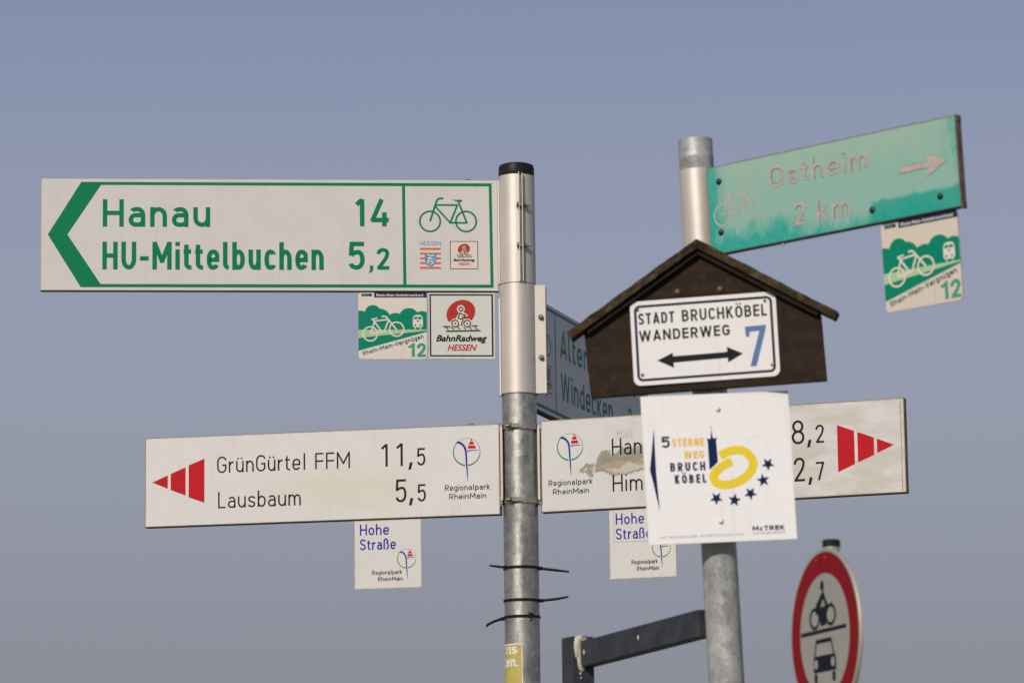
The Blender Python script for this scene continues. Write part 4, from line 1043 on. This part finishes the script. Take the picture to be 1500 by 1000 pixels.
tp = thing('trail_plate', 'white enamel plate with double arrow and blue 7, screwed to the brown board', 'plate',
           pfr(.0015, 1.079, -.150, .0545))
FS = film('enamel_white', (0.76, 0.735, 0.70), .250, .145, (0.70, 0.68, 0.64), .2, .002, grain=.02, rough=.3)
plate(250, 145.5, 12, 1.6, FS, tp)
f = Flat(); 
def ringrect(f, w, h, r, t, cx=0, cy=0):
    o = rrect(w, h, r); i = rrect(w - 2*t, h - 2*t, max(r - t, .5)); n = len(o)
    P = [(x + cx, y + cy) for x, y in o] + [(x + cx, y + cy) for x, y in i]
    f._add(P, [(k, (k+1) % n, n + (k+1) % n, n + k) for k in range(n)])
ringrect(f, 237, 131.5, 10, 4.4); f.build('border', M['navy_sign'], tp)
f = Flat(); text(f, 'STADT', -111.5, 32.2, 19.3, 3.3, 62, .7, .95, .2); f.build('lettering', M['ink'], tp, 'black word STADT')
f = Flat(); text(f, 'BRUCHKÖBEL', -36.5, 32.2, 20.2, 3.3, 145, .7, .95, .2); f.build('lettering', M['ink'], tp, 'black word BRUCHKÖBEL')
f = Flat(); text(f, 'WANDERWEG', -111.5, 3.2, 18.2, 3.3, 155, .7, .95, .2); f.build('lettering', M['ink'], tp, 'black word WANDERWEG')
f = Flat(); f.poly([(-83, -31.6), (-56, -20), (-55.4, -26.2), (37, -25.4), (37, -16.6), (64, -30), (38, -43.6), (37.4, -35.6), (-55.4, -37.2), (-55, -46)]); f.build('arrow', M['ink'], tp)
f = Flat(); f.poly([(69.5, 15.8), (105.8, 16.2), (104.5, 8), (85.8, -53.2), (75.2, -53.2), (94, 6.8), (77, 6.2), (76.6, -2), (70.6, -2)]); f.build('number', M['steel_blue'], tp, 'blue 7')
for (x, y), mt in (((-112.2, 58), 'rust'), ((106.3, 57.6), 'dark_steel'), ((-109.6, -54.6), 'rust'), ((113, -52.4), 'brass')): screw_head(tp, x, y, .5, 2.7 if mt != 'brass' else 3.4, M[mt])

# white star-trail plate
wp = thing('trail_plate', 'large square white plate with yellow ring and five navy stars, below the brown board', 'plate', pfr(.001, .857, .055, .056))
FW = film('white_trail_sheet', (0.85, 0.825, 0.80), .2525, .2535, (0.74, 0.64, 0.58), .45, .003, grain=.015, rough=.35)
plate(252.5, 253.5, 1, 2.5, FW, wp)
f = Flat(); f.poly([(-106.3, 71), (-116.8, 0), (-113, -18), (-103.5, -72), (-106.5, -5)]); f.build('pointer_print', M['navy'], wp)
f = Flat(); f.poly([(-18, 51), (-12.6, 49), (-10.6, 52), (-8.6, 66), (-7, 52), (-4.8, 50), (.6, 51.6), (-1.6, 46), (-.4, 10), (-8, 3), (-15.6, -3.2), (-16, 46)]); f.build('tower_print', M['navy'], wp)
f = Flat(); f.stroke([(-8.7, 72), (-8.7, 60)], .7); f.build('spire_print', M['navy'], wp)
f = Flat()   # yellow open ring with a tail
def spline(P, n=10):
    P = [Vector(p) for p in P]; P = [P[0] * 2 - P[1]] + P + [P[-1] * 2 - P[-2]]; out = []
    for i in range(1, len(P) - 2):
        for k in range(n):
            t = k / n; a, b, c, d = P[i-1], P[i], P[i+1], P[i+2]
            q = (b * 2 + (c - a) * t + (a * 2 - b * 5 + c * 4 - d) * t * t + (b * 3 - a - c * 3 + d) * t ** 3) * .5
            out.append((q.x, q.y))
    out.append(tuple(P[-2])); return out
f.stroke(spline([(3.6, 20.0), (15, 25.6), (31, 28.8), (46, 25.6), (56.5, 14.5), (59.3, 3), (54, -9), (43, -19.5), (27, -27), (10, -29.8), (-3.5, -26.5), (-9.5, -17), (-5.5, -7.5), (5, 1), (14, 6), (23.2, 9.7)]), 14.6)
f.build('ring_print', M['yellow'], wp)
f = Flat()
for x, y, a0 in ((84.3, 2.6, -90), (74.5, -24.6, 98), (51.8, -46.2, -88), (23.8, -56.4, 80), (-6.8, -52.2, -92)):
    f.poly([(x + (11.8 if k % 2 == 0 else 5.0) * cos(radians(a0 + 36 * k)), y + (11.8 if k % 2 == 0 else 5.0) * sin(radians(a0 + 36 * k))) for k in range(10)])
f.build('stars_print', M['navy'], wp)
f = Flat(); f.stroke([(52 + 18.5 - 18.5 * cos(radians(a)), 34 + 17 * sin(radians(a)) - max(0, a - 100) * .28) for a in range(20, 176, 5)], .5); f.stroke([(-34, -40), (-24, -45), (-14, -49)], .5)
f.build('orbit_print', M['faint'], wp)
f = Flat(); text(f, '5', -94.4, 37.4, 19.4, 3.8, 14); f.build('number', M['navy'], wp, 'navy 5')
def w2(s, x0, base, cap, t, wd, mat): 
    f = Flat(); text(f, s, x0, base, cap, t, wd, .7, *((.62, .22) if mat == 'navy' else (.72, .15))); f.build('lettering', M[mat], wp, ('yellow ' if mat == 'amber' else 'navy ') + 'word ' + s)
w2('STERNE', -76.6, 38.6, 13.6, 2.8, 54.2, 'amber'); w2('WEG', -57.5, 17.2, 12.8, 2.8, 34.2, 'amber')
w2('BRUCH', -82, -3.6, 15, 3.2, 59.5, 'navy'); w2('KÖBEL', -75.4, -24.6, 15, 3.2, 53.4, 'navy')
f = Flat(); text(f, 'McTREK', 51.5, -110, 8.0, 2.0, 54.5, .74, .8, .13); f.build('lettering', M['navy_sign'], wp)
f = Flat(); btext(f, 'OUTDOOR SPORTS', 52, -116, 3.6, 55, .01); f.build('lettering', M['grey_print'], wp)
f = Flat(); btext(f, 'MIT FREUNDLICHER UNTERSTÜTZUNG VON', -105, -116.8, 4.0, 141, .0); f.build('lettering', M['grey_print'], wp)
for x, y in ((4.9, 99.5), (-1.2, -91.8)):
    screw_head(wp, x, y, .1, 4.6, plain('white_rivet_paint', (.62, .61, .60), .3, .2, .1, 200), 'rivet')
m = MB(); m.box(-.014, .014, -.105, .110, -.0250, -.0027, .001); m.build('mounting_bar', M['galv'], wp)

# ------------------------------------------------------------------ steel bracket: upright tube and arm to the leaning pole
D_ = Vector((.2046 , -.45, .0145)).normalized()      # along the arm, towards the camera
Dh = Vector((D_.x, D_.y, 0)).normalized(); Sd = Vector((-Dh.y, Dh.x, 0)) * 1.0   # to the right
gate = thing('steel_frame', 'dark grey square steel upright with a bar running to the leaning pole', 'steel frame', loc=(.1164 + Sd.x * .004 - Dh.x * .0228, 6.85 + Sd.y * .004 - Dh.y * .0228, 0))
base = gate.location.copy()
def obox(o, d, s_, l0, l1, w0, w1, z0, z1, name, mat, slope=0.0, bev=True):
    m = MB(); P = []
    for l in (l0, l1):
        for ww in (w0, w1):
            for zz in (z0, z1): P.append(Vector((0, 0, zz + slope * (l - l0))) + d * l + s_ * ww)
    m.add(P, [(0, 1, 3, 2), (4, 6, 7, 5), (0, 4, 5, 1), (2, 3, 7, 6), (0, 2, 6, 4), (1, 5, 7, 3)])
    ob = m.build(name, mat, gate, recalc=True)
    if bev:
        bv = ob.modifiers.new('bevel', 'BEVEL'); bv.width = .0022; bv.segments = 2
    return ob
zt_ = Z(.6205)
obox(base, Dh, Sd, -.0225, .0225, -.0205, .0245, 0, zt_, 'upright', M['anthracite'])
obox(base, Dh, Sd, .0228, .490, -.0035, .0225, Z(.5643), Z(.6116), 'bar', M['anthracite'], slope=.0145 / .4943)
for l, zz in ((.040, .590), (.262, .597)):
    m = MB(); c = Dh * l + Sd * (-.0045) + Vector((0, 0, Z(zz)))
    m.lathe([(.0026, 0), (.0018, .0012), (.0001, .0016)], 10); 
    for i, v in enumerate(m.v): vv_ = Vector(v); m.v[i] = tuple(c + Dh * vv_.x + Vector((0, 0, vv_.y * 1.8)) - Sd * vv_.z)
    m.build('rivet', M['paint_blob'], gate)
# lumps of spilt cream paint on the joint
def lump(pts, name='paint_run'):
    import bmesh
    bm = bmesh.new()
    for (l, ww, zz, rx, ry, rz) in pts:
        r = bmesh.ops.create_icosphere(bm, subdivisions=3, radius=1.0)
        for v in r['verts']:
            j = 1 + .35 * noise.noise(v.co * 2.1 + Vector((l * 90, ww * 70, zz * 50)))
            q = Vector((v.co.x * rx, v.co.y * ry, v.co.z * rz)) * j
            v.co = Dh * (l + q.x) + Sd * (ww + q.y) + Vector((0, 0, Z(zz) + q.z))
    me = bpy.data.meshes.new(name); bm.to_mesh(me); bm.free(); me.materials.append(M['paint_blob'])
    for p in me.polygons: p.use_smooth = True
    o = bpy.data.objects.new(name, me); COL.objects.link(o); o.parent = gate
lump([(.0235, -.0085, .600, .003, .0075, .021), (.024, -.0065, .580, .0025, .004, .020), (.024, -.002, .565, .0025, .007, .008), (.0225, -.002, .616, .004, .012, .006), (.012, .002, .6205, .016, .010, .0022), (.0235, -.004, .553, .0015, .002, .003), (.0235, -.003, .545, .0015, .0018, .002)])

# ------------------------------------------------------------------ round prohibition sign in the distance
FRD = film('round_sign_sheet', (0.335, 0.325, 0.285), .6, .6, (0.4, 0.38, 0.32), 0, .004, (0.24, 0.235, 0.19), .35)
rs = thing('traffic_sign', 'round red-ringed sign banning motorcycles and cars, seen obliquely at the lower right', 'traffic sign', frame((1.079, 13.1872, 1.1891), (.3256, -.9455, 0), (0, 0, 1)))
m = MB(); m.lathe([(.0001, 0), (.2985, 0), (.300, -.0015), (.300, -.013), (.297, -.013), (.297, -.0025), (.0001, -.0025)], 96)
o = m.build('disc', FRD, rs)
for p in o.data.polygons: p.use_smooth = False
m = MB(); m.lathe([(.3002, -.001), (.3016, -.003), (.3016, -.0145), (.2965, -.0145), (.2965, -.0135), (.3002, -.0135), (.3002, -.001)], 96); m.build('rim', M['alu_edge'], rs)
f = Flat(.4); f.ring(0, 0, 252.5, 75, n=96); f.build('red_ring', plain('deep_red_print', (.23, .002, .004), .45, 0, .08, 30), rs)
RX = lambda x, y: (x * 1.18, y)
f = Flat(.4, RX); f.stroke([(-176, 14), (158, 15.5)], 14); f.build('divider', M['dark_ink'], rs)
f = Flat(.4, RX)
f.ring(-70.8, 62, 33, 12); f.ring(47.8, 66, 33, 12)
f.poly([(-24, 168), (-22, 182), (-14, 193), (-3, 190), (4, 176), (2, 160), (-5, 150), (-12, 152), (-14, 160), (-24, 160)])
f.poly([(-4, 154), (-16, 148), (-36, 128), (-54, 114), (-64, 96), (-60, 74), (-36, 80), (-26, 100), (-14, 116), (0, 130)])
f.stroke([(-8, 150), (12, 114), (26, 98)], 16); f.stroke([(16, 92), (46, 100), (60, 106)], 11)
f.poly([(-52, 108), (-28, 98), (0, 100), (28, 106), (22, 84), (18, 60), (14, 34), (-26, 32), (-34, 62), (-46, 84)])
f.build('motorcycle_symbol', M['dark_ink'], rs)
f = Flat(.4, RX)
f.stroke([(-76, -70), (-64, -22), (46, -22), (64, -70)], 9); f.rect(-66, -27, 48, -12)
f.poly([(-84, -70), (72, -70), (80, -92), (78, -128), (-86, -128), (-88, -92)]); f.rect(-82, -165, -60, -132); f.rect(50, -165, 72, -132)
f.build('car_symbol', M['dark_ink'], rs)
f = Flat(.9, RX); f.disc(-68, -98, 14, 17); f.disc(56, -98, 14, 17); f.build('headlight_print', FRD, rs)
for x, y in ((-53, 265), (24, 268)): screw_head(rs, x, y, .5, 7, M['brick_deep'], 'rivet')
p3 = thing('signpost', 'thin pale post with a black cap behind the round sign', 'signpost', loc=(1.079 + .0345, 13.1872 + .034, 0))
m = MB(); m.lathe([(.030, 0), (.030, Z(1.502))], 32); m.build('pole', plain('pale_galvanised_steel', (.42, .41, .37), .5, .5, .15, 30), p3)
m = MB(); z_ = Z(1.500); m.lathe([(.0302, z_), (.0318, z_), (.0318, z_ + .021), (.028, z_ + .0255), (.0001, z_ + .0262)], 32); m.build('cap', M['cap'], p3)
